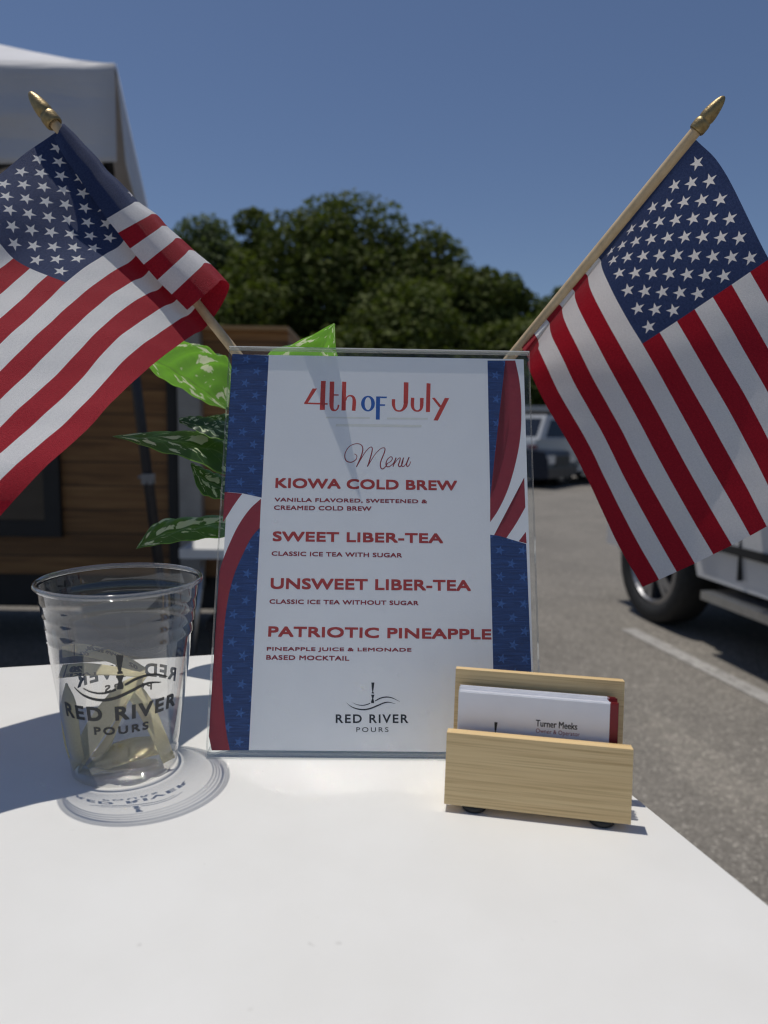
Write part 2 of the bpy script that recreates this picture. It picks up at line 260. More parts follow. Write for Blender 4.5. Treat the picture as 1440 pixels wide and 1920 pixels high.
def text2(body, box, bold=0.0, spacing=1.0, italic=0, xfit=True):
    """lettering fitted to box (x0, y0, x1, y1)"""
    cu = bpy.data.curves.new('t', 'FONT'); cu.body = body; cu.size = 1; cu.space_character = spacing; cu.shear = italic; cu.resolution_u = 4
    ob = bpy.data.objects.new('t', cu); COL.objects.link(ob); dg = bpy.context.evaluated_depsgraph_get(); dg.update()
    src = ob.evaluated_get(dg).to_curve(dg); c = src.copy(); ob.to_curve_clear() if hasattr(ob, 'to_curve_clear') else None
    xs = [p.co.x for s in c.splines for p in s.bezier_points]; ys = [p.co.y for s in c.splines for p in s.bezier_points]
    ar = (box[2] - box[0]) / (box[3] - box[1]); k = ar / ((max(xs) - min(xs)) / (max(ys) - min(ys))) if xfit else 1
    for s in c.splines:
        n_ = len(s.bezier_points); dat = {}
        for a in ('co', 'handle_left', 'handle_right'):
            q = np.empty(n_ * 3, np.float32); s.bezier_points.foreach_get(a, q); q = q.reshape(-1, 3); q[:, 0] *= k; dat[a] = q.ravel()
        s.bezier_points.foreach_set('handle_left_type', [0] * n_); s.bezier_points.foreach_set('handle_right_type', [0] * n_)
        for a in ('co', 'handle_left', 'handle_right'): s.bezier_points.foreach_set(a, dat[a])
    c.offset = bold; c.dimensions = '2D'; c.fill_mode = 'BOTH'
    o2 = bpy.data.objects.new('t2', c); COL.objects.link(o2); dg = bpy.context.evaluated_depsgraph_get(); dg.update()
    me = bpy.data.meshes.new_from_object(o2.evaluated_get(dg), depsgraph=dg)
    v = np.array([(a.co.x, a.co.y) for a in me.vertices]); f = [list(p.vertices) for p in me.polygons]
    for a in (ob, o2): bpy.data.objects.remove(a)
    lo = v.min(0); hi = v.max(0)
    v = (v - lo) / (hi - lo) * np.array([box[2] - box[0], box[3] - box[1]]) + np.array([box[0], box[1]])
    return [tuple(a) for a in v], f
def cut2(piece, step):         # slice a flat piece into strips so that it can be bent round
    bm = bmesh.new(); vs = [bm.verts.new((x, y, 0)) for x, y in piece[0]]
    for f in piece[1]:
        try: bm.faces.new([vs[i] for i in f])
        except ValueError: pass
    xs = [p[0] for p in piece[0]]
    x = min(xs) + step
    while x < max(xs):
        bmesh.ops.bisect_plane(bm, geom=bm.verts[:] + bm.edges[:] + bm.faces[:], plane_co=(x, 0, 0), plane_no=(1, 0, 0)); x += step
    bm.verts.index_update(); v = [(a.co.x, a.co.y) for a in bm.verts]; f = [[q.index for q in g.verts] for g in bm.faces]; bm.free()
    return v, f
def place2(name, piece, P, mat, parent, uv=False):
    vs = [P(x, y) for x, y in piece[0]]
    return mesh(name, vs, piece[1], mat, parent, uv=piece[0] if uv else None)

def place_bold(name, piece, Pd, d0, offs, mat, parent):
    """heavy lettering: the strokes widened by overlaid copies, each a hair above the last"""
    V = []; F = []
    for i, (ox, oy) in enumerate(offs):
        o = len(V); f = Pd(d0 + i * 4e-6); V += [f(x + ox, y + oy) for x, y in piece[0]]; F += [[k + o for k in q] for q in piece[1]]
    return mesh(name, V, F, mat, parent)
# the drinks logo in its own units: lettering 983 wide, centred on x = 705
def zy(pts): return [(x, -y) for x, y in pts]
def logo_tap():
    return join2([poly2(zy([(693, 142), (735, 142), (722, 240), (717, 270), (728, 280), (728, 290), (698, 290), (696, 280), (706, 270), (700, 240)])),
                  poly2(zy([(690, 306), (735, 306), (720, 357), (732, 400), (728, 420), (692, 420), (690, 400), (703, 357)]))])
def logo_waves():
    return join2([ribbon2(zy([(437, 413), (500, 440), (570, 450), (630, 440), (678, 422)]), [2, 9, 12, 12]),
                  ribbon2(zy([(745, 390), (820, 352), (900, 338), (980, 352), (1077, 400)]), [13, 16, 16, 11, 2]),
                  ribbon2(zy([(357, 413), (420, 465), (500, 497), (590, 508), (680, 492), (780, 452), (870, 415), (940, 410), (1020, 430)]), [2, 14, 19, 19, 15, 2])])
def logo_words(b1=0.022, b2=0.004):
    return join2([text2('RED RIVER', (212, -690, 1195, -572), b1, 1.22), text2('POURS', (490, -810, 925, -745), b2, 1.35)])

# ------------------------------------------------------------------ materials
def wood(name, stops, scale, rough=0.45, bump=0.05, coord='Object', rot=(0, 0, 0), knots=None):
    m, t, b, o = newmat(name)
    v = mapping(t, scale, coord, rot)
    a = noise(t, 1.0, 6, v, 0.6, 0.4); c2 = noise(t, 3.3, 3, v, 0.5)
    f = math_(t, 'ADD', math_(t, 'MULTIPLY', a, 0.65), math_(t, 'MULTIPLY', c2, 0.35))
    col = ramp(t, f, stops); b.inputs['Roughness'].default_value = rough
    t.links.new(col, b.inputs['Base Color']); add_bump(t, b, f, bump); return m
M_white = newmat('white_laminate')
def _tab():
    m, t, b, o = M_white
    n = noise(t, 14, 5); n2 = noise(t, 900, 2)
    c = ramp(t, n, [(0.3, (0.745, 0.735, 0.695)), (0.65, (0.785, 0.777, 0.74))])
    sp = ramp(t, noise(t, 160, 1), [(0.0, (0.55, 0.53, 0.50)), (0.21, (1, 1, 1))])
    t.links.new(mixc(t, 1.0, c, sp, 'MULTIPLY'), b.inputs['Base Color'])
    b.inputs['Roughness'].default_value = 0.42; b.inputs['Specular IOR Level'].default_value = 0.35; add_bump(t, b, n2, 0.05, 0.0004)
    return m
M_table = _tab()
M_metal = plain('brushed_metal', (0.45, 0.46, 0.47), 0.35, 1, var=0.1, vscale=30)
M_black = plain('black_rubber', (0.012, 0.012, 0.013), 0.6, var=0.2, vscale=90)
M_ink = plain('black_ink', (0.012, 0.013, 0.016), 0.5, var=0.15, vscale=300)
M_inkcup = plain('dark_print', (0.016, 0.019, 0.022), 0.35, var=0.1, vscale=300)
M_red = plain('red_print', (0.46, 0.045, 0.035), 0.5, var=0.08, vscale=200)
M_darkred = plain('dark_red_print', (0.30, 0.022, 0.03), 0.5, var=0.08, vscale=200)
M_orange = plain('brick_red_print', (0.60, 0.055, 0.035), 0.5, var=0.06, vscale=200)
M_bluep = plain('blue_print', (0.02, 0.115, 0.42), 0.5, var=0.06, vscale=200)
M_beige = plain('pale_beige_print', (0.79, 0.78, 0.715), 0.6, var=0.04, vscale=200)
def translucent(m, amount, col):
    t = m.node_tree; b = t.nodes['Principled BSDF']; o = t.nodes['Material Output']
    tl = N(t, 'ShaderNodeBsdfTranslucent'); tl.inputs[0].default_value = (*col, 1)
    t.links.new(mix_shader(t, amount, b.outputs[0], tl.outputs[0]), o.inputs[0]); return m
M_paper = translucent(plain('white_paper', (0.93, 0.93, 0.93), 0.55, var=0.015, vscale=40, bump=0.08, bscale=500), 0.06, (0.9, 0.9, 0.9))
M_acr = clear('clear_acrylic', (0.99, 0.995, 0.995), 0.36, 0.06, 0.006)
M_edge = clear('acrylic_edge', (0.80, 0.83, 0.83), 1.2, 0.05, 0.30, hazecol=(0.85, 0.87, 0.87))
M_cup = clear('clear_plastic', (0.935, 0.935, 0.93), 2.3, 0.03, 0.010, 1.57)
M_cupthick = clear('clear_plastic_rim', (0.80, 0.80, 0.79), 2.4, 0.06, 0.10, 1.55)
def _bamboo():
    m, t, b, o = newmat('bamboo')
    v = mapping(t, (1, 1, 1), 'Object', (0, 0, R(10.6))); mp = N(t, 'ShaderNodeMapping'); mp.inputs['Scale'].default_value = (9, 420, 420); t.links.new(v, mp.inputs[0])
    mp2 = N(t, 'ShaderNodeMapping'); mp2.inputs['Scale'].default_value = (14, 1300, 1300); t.links.new(v, mp2.inputs[0])
    n1 = noise(t, 1.0, 3, mp.outputs[0], 0.5, 0.3); n2 = noise(t, 1.0, 2, mp2.outputs[0], 0.5)
    c = ramp(t, n1, [(0.25, (0.64, 0.43, 0.19)), (0.42, (0.80, 0.57, 0.275)), (0.62, (0.86, 0.63, 0.315)), (0.8, (0.90, 0.69, 0.37))])
    c = mixc(t, 1.0, c, ramp(t, n2, [(0.30, (0.80, 0.76, 0.70)), (0.48, (1, 1, 1))]), 'MULTIPLY')
    t.links.new(c, b.inputs['Base Color']); b.inputs['Roughness'].default_value = 0.4; add_bump(t, b, n2, 0.06, 0.0005); return m
M_bamboo = _bamboo()
M_dowel = wood('pale_dowel', [(0.3, (0.50, 0.36, 0.20)), (0.6, (0.66, 0.50, 0.30)), (0.8, (0.72, 0.57, 0.37))], (60, 60, 60), 0.5, 0.05)
M_gold = plain('gold_paint', (0.34, 0.25, 0.115), 0.42, 0.7, var=0.25, vscale=400, bump=0.25, bscale=900)
def _stripe_blue():
    m, t, b, o = newmat('blue_star_print')
    uv = N(t, 'ShaderNodeUVMap'); sep = N(t, 'ShaderNodeSeparateXYZ'); t.links.new(uv.outputs[0], sep.inputs[0])
    x, y = sep.outputs[0], sep.outputs[1]       # metres on the sheet
    a = math_(t, 'ADD', math_(t, 'DIVIDE', x, 0.0079), 0.25); bb = math_(t, 'DIVIDE', y, 0.0092)
    st = star_mask(t, a, bb, 0.0037, None, rot=R(75), sx=0.0079, sy=-0.0092)
    mp = N(t, 'ShaderNodeMapping'); mp.inputs['Rotation'].default_value = (0, 0, R(-12)); mp.inputs['Scale'].default_value = (60, 900, 1); t.links.new(uv.outputs[0], mp.inputs[0])
    n = noise(t, 1.0, 3, mp.outputs[0])
    base = ramp(t, n, [(0.35, (0.010, 0.030, 0.115)), (0.65, (0.022, 0.066, 0.215))])
    stc = ramp(t, noise(t, 500, 2, uv.outputs[0]), [(0.3, (0.025, 0.075, 0.25)), (0.7, (0.055, 0.15, 0.40))])
    t.links.new(mixc(t, st, base, stc), b.inputs['Base Color']); b.inputs['Roughness'].default_value = 0.5
    return m
M_bluestar = _stripe_blue()
def _flag(name, trans, sheen):
    m, t, b, o = newmat(name)
    uv = N(t, 'ShaderNodeUVMap'); sep = N(t, 'ShaderNodeSeparateXYZ'); t.links.new(uv.outputs[0], sep.inputs[0])
    u, v = sep.outputs[0], sep.outputs[1]
    red = math_(t, 'LESS_THAN', math_(t, 'MODULO', math_(t, 'FLOOR', math_(t, 'ADD', v, 0.0)), 2.0), 0.5)
    can = math_(t, 'MULTIPLY', math_(t, 'LESS_THAN', u, 7.2), math_(t, 'LESS_THAN', v, 7.0))
    st = star_mask(t, math_(t, 'MULTIPLY', u, 12 / 7.2), math_(t, 'MULTIPLY', v, 10 / 7.0), 0.37, sx=0.6, sy=0.7)
    fine = noise(t, 9.0, 2, uv.outputs[0]); fine2 = noise(t, 24.0, 2, uv.outputs[0])
    f = math_(t, 'ADD', math_(t, 'MULTIPLY', fine, 0.4), math_(t, 'MULTIPLY', fine2, 0.6))
    cw = ramp(t, f, [(0.30, (0.80, 0.80, 0.80)), (0.68, (0.97, 0.97, 0.96))])
    cr_ = ramp(t, f, [(0.32, (0.30, 0.008, 0.020)), (0.68, (0.52, 0.018, 0.036))])
    cb = ramp(t, f, [(0.30, (0.016, 0.030, 0.085)), (0.70, (0.058, 0.090, 0.22))])
    col = mixc(t, red, cw, cr_); col = mixc(t, can, col, mixc(t, st, cb, cw))
    t.links.new(col, b.inputs['Base Color']); b.inputs['Roughness'].default_value = 0.62
    b.inputs['Specular IOR Level'].default_value = 0.18
    b.inputs['Sheen Weight'].default_value = sheen; b.inputs['Sheen Roughness'].default_value = 0.35
    wv = N(t, 'ShaderNodeTexVoronoi'); wv.inputs['Scale'].default_value = 30.0; t.links.new(uv.outputs[0], wv.inputs['Vector'])
    add_bump(t, b, math_(t, 'ADD', wv.outputs[0], fine2), 0.6, 0.0008)
    tl = N(t, 'ShaderNodeBsdfTranslucent'); t.links.new(mixc(t, 1.0, col, (0.95, 0.9, 0.9), 'MULTIPLY'), tl.inputs[0])
    t.links.new(mix_shader(t, trans, b.outputs[0], tl.outputs[0]), o.inputs[0]); return m
M_flag = _flag('printed_flag_cloth', 0.27, 0.10)

# ------------------------------------------------------------------ table
corner = Vector((0.0611, 0.7023, 0)); eu = Vector((0.9697, 0.2442, 0)); ew = Vector((0.2818, -0.9595, 0))
table = tag(empty('display_table', (0, 0.35, 0)), 'white topped display table carrying the menu sign and plastic cup', 'table')
bm = bmesh.new()
def rounded(c0, a, b, la, lb, rad, n=8):
    P = [c0, c0 + a * la, c0 + a * la + b * lb, c0 + b * lb]; out = []
    dirs = [(b, a), (-a, b), (-b, -a), (a, -b)]
    for p, (d0, d1) in zip(P, dirs):
        for k in range(n + 1):
            th = math.pi / 2 * k / n
            out.append(p + (d0 + d1) * rad - d0 * rad * math.sin(th) * 1 - d1 * rad * math.cos(th) if False else p + d0 * rad * (1 - math.sin(th)) + d1 * rad * (1 - math.cos(th)))
    return out
loop = rounded(corner, -eu, ew, 1.22, 0.78, 0.012)
top = [bm.verts.new((p.x, p.y, T)) for p in loop]; bot = [bm.verts.new((p.x, p.y, T - 0.03)) for p in loop]
bm.faces.new(top); bm.faces.new(bot[::-1])
for i in range(len(loop)): bm.faces.new((top[i], bot[i], bot[(i + 1) % len(loop)], top[(i + 1) % len(loop)]))
bmobj('tabletop', bm, M_table, table, bevel=0.0025)
for a in (0.06, 1.16):
    for b_ in (0.06, 0.72):
        bm = bmesh.new(); p = corner - eu * a + ew * b_
        add_tube(bm, [(p.x, p.y, T - 0.0305), (p.x, p.y, 0.0)], 0.016, 16); bmobj('leg', bm, M_metal, table)

# ------------------------------------------------------------------ slanted acrylic sign holder and the menu in it
SX, SY, YAW, LEAN, SW, SH = -0.0036, 0.4388, 0.0148, 0.3167, 0.219, 0.284
su = Vector((math.cos(YAW), math.sin(YAW), 0)); sn = Vector((-math.sin(YAW), math.cos(YAW), 0))
sw = Vector((0, 0, math.cos(LEAN))) + sn * math.sin(LEAN)
SP = Plane((SX, SY, T + 0.0012), su, sw)        # SP.n points to the viewer
holder = tag(empty('sign_holder', (SX, SY, T)), 'clear acrylic slanted sign holder standing between the cup and the bamboo card holder', 'sign holder')
def slab(bm, s0, s1, t0, t1, d0, d1):
    vs = [bm.verts.new(SP.P(s, t, d)) for d in (d0, d1) for s, t in ((s0, t0), (s1, t0), (s1, t1), (s0, t1))]
    for k, f in enumerate(((3, 2, 1, 0), (4, 5, 6, 7), (0, 1, 5, 4), (1, 2, 6, 5), (2, 3, 7, 6), (3, 0, 4, 7))):
        bm.faces.new([vs[i] for i in f]).material_index = 0 if k < 2 else 1
h = SW / 2
bm = bmesh.new(); slab(bm, -h, h, 0.0, SH, -0.002, 0.0); bmobj('front_panel', bm, [M_acr, M_edge], holder)
bm = bmesh.new(); slab(bm, -h, h, 0.0025, SH - 0.0005, -0.0050, -0.0030); bmobj('back_panel', bm, [M_acr, M_edge], holder)
bm = bmesh.new()
prof = [(SH + 0.0002, 0.0), (SH + 0.0014, -0.0008), (SH + 0.0018, -0.0025), (SH + 0.0014, -0.0042), (SH + 0.0002, -0.005)]
rows = [[bm.verts.new(SP.P(s, t, d)) for t, d in prof] for s in (-h, h)]
for i in range(4): bm.faces.new((rows[0][i], rows[0][i + 1], rows[1][i + 1], rows[1][i]))
for rw in (rows[0][::-1], rows[1]): bm.faces.new(rw)
bmobj('top_fold', bm, M_edge, holder, smooth=True)
bm = bmesh.new(); z0 = T + 0.0006
vs = []
for z in (z0, z0 + 0.0022):
    for s, y in ((-h, 0.004), (h, 0.004), (h, 0.085), (-h, 0.085)):
        p = Vector((SX, SY, 0)) + su * s + sn * y; vs.append(bm.verts.new((p.x, p.y, z)))
for k, f in enumerate(((3, 2, 1, 0), (4, 5, 6, 7), (0, 1, 5, 4), (1, 2, 6, 5), (2, 3, 7, 6), (3, 0, 4, 7))): bm.faces.new([vs[i] for i in f]).material_index = 0 if k < 2 else 1
bmobj('base_foot', bm, [M_acr, M_edge], holder)

sheet = tag(empty('menu_sheet', (SX, SY, T)), 'white printed drinks menu with red and blue flag borders inside the acrylic holder', 'menu')
DP = -0.0023
bm = bmesh.new(); slab(bm, -0.1055, 0.1055, 0.0042, 0.2795, DP - 0.0003, DP)
for f in bm.faces: f.material_index = 0
bmobj('paper', bm, M_paper, sheet)
def sp(x, y): return SP.st(x, y, DP + 0.00003)
def spl(pts): return [sp(x, y) for x, y in pts]
def onsheet(d=0.00003): return lambda a, b: SP.P(a, b, DP + d)
def curve_pts(pts, n=6):
    P = np.array(pts, float); return [tuple(p) for p in cubic(np.arange(len(P)), P, np.linspace(0, len(P) - 1, (len(P) - 1) * n + 1))]
# left border
innerL = curve_pts([(487, 989), (470, 1010), (455, 1040), (440, 1075), (428, 1120), (420, 1180), (416, 1250), (418, 1310), (424, 1370), (431, 1407)])
lb = empty('flag_border', (0, 0, 0), sheet)
def piece(name, pts, mat, par, d=0.00003): place2(name, poly2(spl(pts)), onsheet(d), mat, par, uv=True)
piece('star_field', [(435.5, 663.5), (504, 666.5), (490.5, 933), (455, 925), (421, 922)], M_bluestar, lb)
piece('stripe', [(421, 922.5), (454, 925.5)] + curve_pts([(454, 926), (445, 938), (436, 951), (426, 967), (418, 979)])[1:], M_darkred, lb)
piece('stripe', curve_pts([(489.5, 935), (468, 955), (447, 985), (430, 1020), (418, 1050), (411, 1072)]) + [(404, 1200), (395, 1330), (391.5, 1380), (397, 1407)] + innerL[::-1], M_darkred, lb)
piece('star_field', [(487.5, 990)] + [(466.5, 1407)] + innerL[::-1][:-1], M_bluestar, lb, 0.00004)
rb = empty('flag_border', (0, 0, 0), sheet)
innerR = curve_pts([(947.5, 676), (954, 715), (956, 765), (952.5, 815), (942.5, 865), (930, 910), (919, 935)])
outerR = curve_pts([(966, 676), (974, 715), (977.5, 760), (976, 815), (967.5, 865), (952.5, 917), (935, 955), (919, 979)])
piece('star_field', [(914, 676)] + innerR, M_bluestar, rb)
piece('stripe', innerR + outerR[::-1], M_darkred, rb, 0.00004)
piece('stripe', curve_pts([(983, 895), (967.5, 935), (947.5, 975), (926, 1004)]) + [(949, 1009.5)] + curve_pts([(949, 1009.5), (967.5, 982), (985, 951)])[1:], M_darkred, rb)
piece('stripe', [(986, 997), (972.5, 1015), (987.5, 1019)], M_darkred, rb)
piece('star_field', [(919, 1002.5), (937, 1005), (986.7, 1020), (1002, 1400), (928, 1396)], M_bluestar, rb, 0.00004)
# title, traced stroke by stroke
def zt(pts): return spl([(540 + x / 4.235, 680 + y / 4.235) for x, y in pts])
KM = 1 / 4.235 * 0.50 / FPX                  # stroke width unit: metres per zoomed pixel
def st_(pts, w_): return ribbon2(zt(pts), [a * KM for a in w_])
word4 = join2([poly2(zt(p)) for p in ([(262, 145), (300, 145), (292, 375), (252, 375)], [(195, 205), (231, 205), (155, 322), (128, 322)], [(128, 316), (315, 321), (314, 334), (128, 328)],
    [(358, 250), (402, 252), (402, 262), (358, 262)], [(430, 150), (463, 152), (458, 380), (424, 380)])]
    + [st_([(350, 150), (346, 300), (346, 340), (353, 370), (375, 379), (394, 364), (402, 335)], [37, 36, 34, 26, 12, 12, 14]), st_([(458, 300), (470, 272), (495, 262), (518, 275), (526, 310), (521, 382)], [10, 10, 12, 22, 30, 30])])
wordj = join2([poly2(zt(p)) for p in ([(920, 155), (957, 157), (953, 320), (917, 320)], [(1100, 163), (1132, 165), (1127, 392), (1095, 392)], [(1143, 280), (1165, 278), (1218, 345), (1202, 356)], [(1245, 280), (1280, 282), (1190, 460), (1155, 458)])]
    + [st_([(936, 310), (930, 345), (908, 375), (880, 384), (852, 372), (838, 335), (838, 290)], [36, 32, 18, 12, 16, 26, 28]), st_([(990, 278), (988, 340), (1000, 372), (1028, 384), (1052, 372), (1061, 340), (1063, 280)], [28, 28, 18, 12, 18, 28, 30])])
for wd in (word4, wordj): place2('title_lettering', wd, onsheet(), M_orange, sheet)
ring = [zt([(635 + rx * math.cos(a), 325 + ry * math.sin(a)) for a in np.linspace(0, 2 * math.pi, 37)[:-1]]) for rx, ry in ((55, 62), (26, 51))]
of = join2([(ring[0] + ring[1], [(i, (i + 1) % 36, 36 + (i + 1) % 36, 36 + i) for i in range(36)])] + [poly2(zt(p)) for p in ([(700, 268), (732, 268), (728, 452), (697, 452)], [(732, 268), (786, 270), (783, 282), (732, 281)], [(730, 330), (772, 331), (770, 343), (730, 343)])])
place2('title_lettering', of, onsheet(), M_bluep, sheet)
under = join2([poly2(zt(p)) for p in ([(300, 428), (650, 432), (650, 446), (300, 442)], [(785, 436), (1110, 438), (1110, 452), (785, 450)], [(380, 486), (1060, 494), (1060, 514), (380, 506)])])
place2('underline', under, onsheet(), M_beige, sheet)
menu = join2([st_([(528, 724), (546, 738), (540, 768), (505, 790), (468, 783), (452, 755), (457, 710), (492, 662), (545, 643), (583, 655), (594, 690), (580, 745), (543, 828)], [5, 6, 8, 9, 8, 6, 6, 8, 10, 8]),
    st_([(543, 828), (600, 730), (640, 680), (664, 671), (668, 700), (645, 785), (630, 826)], [7, 6, 6, 8, 10, 8]), st_([(630, 826), (690, 730), (735, 684), (767, 678), (766, 710), (737, 785), (735, 828), (752, 844), (775, 825), (790, 800)], [7, 5, 6, 9, 9, 9, 8, 5]),
    st_([(782, 803), (815, 785), (829, 760), (815, 747), (790, 768), (778, 800), (784, 824), (806, 824), (838, 797), (856, 755)], [5, 6, 7, 6, 8, 9, 8, 6, 5]), st_([(858, 754), (834, 825)], [9, 8]),
    st_([(838, 812), (870, 768), (890, 756), (888, 780), (877, 812), (888, 826), (908, 803), (918, 755)], [5, 5, 8, 9, 9, 7, 5]), st_([(918, 754), (903, 802), (910, 826), (934, 808), (958, 754)], [9, 9, 7, 6, 6]), st_([(962, 750), (942, 803), (948, 824), (964, 812), (975, 785)], [9, 9, 7, 5])])
place2('heading_lettering', menu, onsheet(), M_darkred, sheet)
def line(name, body, x0, y0b, x1, y1b, hpx, mat, bold, sp_=1.0, ax=0, ay=0):
    """lettering from the photo's baseline ends and cap height"""
    a = Vector(sp(x0, y0b)); b = Vector(sp(x1, y1b)); c = Vector(sp((x0 + x1) / 2, (y0b + y1b) / 2 - hpx)); hh = abs((c - (a + b) / 2).y)
    d = (b - a); L = d.length; d.normalize(); up = Vector((-d.y, d.x))
    pc = text2(body, (ax, ay, L - ax, hh - ay), bold, sp_)
    return map2(pc, lambda x, y: tuple(a + d * x + up * y))
for body, *q in (('KIOWA COLD BREW', 516, 915, 857, 920, 19), ('SWEET LIBER-TEA', 511, 1015, 831, 1019, 19), ('UNSWEET LIBER-TEA', 507, 1104.5, 883, 1108.5, 21), ('PATRIOTIC PINEAPPLE', 502.5, 1194, 921.5, 1199.5, 20)):
    pc = line('n', body, *q, M_red, 0.0, 1.04, .00034, .00036)
    place_bold('drink_name', pc, onsheet, 0.00004, [(i * .00034, j * .00036) for i in (-1, 0, 1) for j in (-1, 0, 1)], M_red, sheet)
for lines in ((('VANILLA FLAVORED, SWEETENED &', 514.5, 941.5, 801, 945, 8.5), ('CREAMED COLD BREW', 513.5, 956, 696.5, 958, 8.5)), (('CLASSIC ICE TEA WITH SUGAR', 509, 1042, 754, 1045.5, 8.5),),
              (('CLASSIC ICE TEA WITHOUT SUGAR', 505, 1132, 785, 1135, 8.5),), (('PINEAPPLE JUICE & LEMONADE', 500, 1222, 771.5, 1224, 9), ('BASED MOCKTAIL', 499, 1237, 655, 1239, 9))):
    pc = join2([line('n', b, *q, None, 0.0, 1.06, .00014, .00014) for b, *q in lines])
    place_bold('drink_description', pc, onsheet, 0.00004, [(i * .00014, j * .00014) for i in (-1, 0, 1) for j in (-1, 1)], M_darkred, sheet)
def zl(p): return map2(p, lambda x, y: sp(600 + x / 7.2, 1260 - y / 7.2))
lg = place2('logo', zl(join2([logo_tap(), logo_waves(), logo_words()])), onsheet(0.00005), M_ink, sheet)

# ------------------------------------------------------------------ plastic cup
CC = Vector((-0.1615, 0.4279, T + 0.0005))
cup = tag(empty('plastic_cup', CC), 'clear plastic cup with black printed lettering, holding yellow tickets', 'cup')
prof = [(0.0005, 0.0045), (0.020, 0.0045), (0.0265, 0.0040), (0.029, 0.0012), (0.0302, 0.0), (0.0314, 0.0006), (0.0318, 0.003), (0.0326, 0.0115), (0.0322, 0.0128), (0.0330, 0.0145), (0.0340, 0.020),
        (0.0426, 0.0855), (0.0431, 0.0862), (0.0430, 0.0875), (0.0437, 0.0932), (0.0441, 0.0939), (0.0440, 0.0951), (0.0446, 0.1003), (0.0450, 0.1010), (0.0449, 0.1022), (0.0454, 0.1078), (0.0458, 0.1085), (0.0457, 0.1098), (0.0463, 0.1170)]
vs, fs = lathe(prof, 96); mesh('cup_wall', [CC + Vector(v) for v in vs], fs, M_cup, cup, smooth=True)
rp = [(0.0463 + 0.0015 * (1 - math.cos(a)) , 0.1188 - 0.0017 * math.sin(a)) for a in np.linspace(0, 2 * math.pi, 13)[:-1]]
vs, fs = lathe(rp, 96, True); mesh('rim', [CC + Vector(v) for v in vs], fs, M_cupthick, cup, smooth=True)
def rcup(z): return 0.0340 + (z - 0.020) * (0.0426 - 0.0340) / 0.066
azc = math.atan2(-CC.y, -CC.x)             # towards the camera
KL = 0.0715 / 983
def oncup(az0, d=0.0):
    def f(x, y):
        z = 0.0485 + (y + 630) * KL; r_ = rcup(z) + 0.0002 + d; a = az0 + (x - 705) * KL / rcup(0.05)
        return CC + Vector((r_ * math.cos(a), r_ * math.sin(a), z))
    return f
whole = cut2(join2([logo_tap(), logo_waves(), logo_words(0.02, 0.006)]), 26)
for az0 in (azc - R(3), azc + R(174)):
    place_bold('logo', whole, lambda d, a_=az0: oncup(a_, d), 0.0, [(i * 3.2, j * 3.0) for i in (-1, 1) for j in (-1, 1)], M_inkcup, cup)

# ------------------------------------------------------------------ bamboo card holder and business cards
HB_ = Vector((0.0364, 0.3782, T)); hyaw = R(-10.58)
hu = Vector((math.cos(hyaw), math.sin(hyaw), 0)); hn = Vector((-math.sin(hyaw), math.cos(hyaw), 0))
HM = Matrix.Translation(HB_) @ Matrix.Rotation(hyaw, 4, 'Z')
TILT = Matrix.Rotation(R(-8), 4, 'X')
ch = tag(empty('card_holder', HB_), 'small bamboo card holder on round black feet at the table edge', 'card holder')
def tiltbox(name, x0, x1, y0, th, z0, hgt, mat, par, bevel=0.0009):
    bm = bmesh.new(); add_box(bm, x0, x1, 0, th, 0, hgt, HM @ Matrix.Translation((0, y0, z0)) @ TILT)
    return bmobj(name, bm, mat, par, bevel=bevel)
tiltbox('front_plate', 0.0, 0.1009, 0.0, 0.0085, 0.0045, 0.0402, M_bamboo, ch)
tiltbox('back_plate', 0.0015, 0.0996, 0.0295, 0.0075, 0.0045, 0.0665, M_bamboo, ch)
bm = bmesh.new(); add_box(bm, 0.002, 0.099, 0.0092, 0.0292, 0.0045, 0.0115, HM); bmobj('base_block', bm, M_bamboo, ch, bevel=0.0006)
for fx, fy in ((0.0165, 0.0075), (0.0865, 0.0075), (0.0165, 0.030), (0.0865, 0.030)):
    bm = bmesh.new(); p = HM @ Vector((fx, fy, 0)); add_tube(bm, [(p.x, p.y, T + 0.0003), (p.x, p.y, T + 0.0015), (p.x, p.y, T + 0.0043)], [0.0066, 0.0072, 0.0072], 28); bmobj('rubber_foot', bm, M_black, ch)
random.seed(5)
NC = 20; cw_, chh = 0.0889, 0.0508
M_card = plain('white_card', (0.90, 0.90, 0.92), 0.5, var=0.02, vscale=60); M_cardred = plain('card_red_band', (0.24, 0.012, 0.018), 0.45, var=0.08, vscale=80)
for k in range(NC):
    y0 = 0.0150 + 0.000555 * k; jx = random.uniform(-0.0007, 0.0007) if k else 0; jz = random.uniform(-0.0005, 0.0004) if k else 0
    M_ = HM @ Matrix.Translation((0.0054 + jx, y0, 0.0121 + jz)) @ TILT
    bm = bmesh.new(); add_box(bm, 0, cw_ - 0.0044, 0, 0.00046, 0, chh, M_, 0); add_box(bm, cw_ - 0.00435, cw_, 0, 0.00046, 0, chh, M_, 1)
    o = bmobj('business_card', bm, [M_card, M_cardred], None)
    if k == 0: tag(o, 'white business card with a printed name, foremost in the bamboo holder', 'business card')
    elif k == NC - 1: tag(o, 'white business card with red end band, rearmost against the bamboo back plate', 'business card')
    else: tag(o, 'white business card with red end band, packed inside the stack', 'business card', 'business cards packed inside the stack')
    if k == 0: card0 = o
CP = Plane(HM @ Vector((0.0054, 0.0150, 0.0121)), hu, (HM.to_3x3() @ TILT.to_3x3() @ Vector((0, 0, 1))))
oncard = lambda a, b: CP.P(a, b, 0.00005)
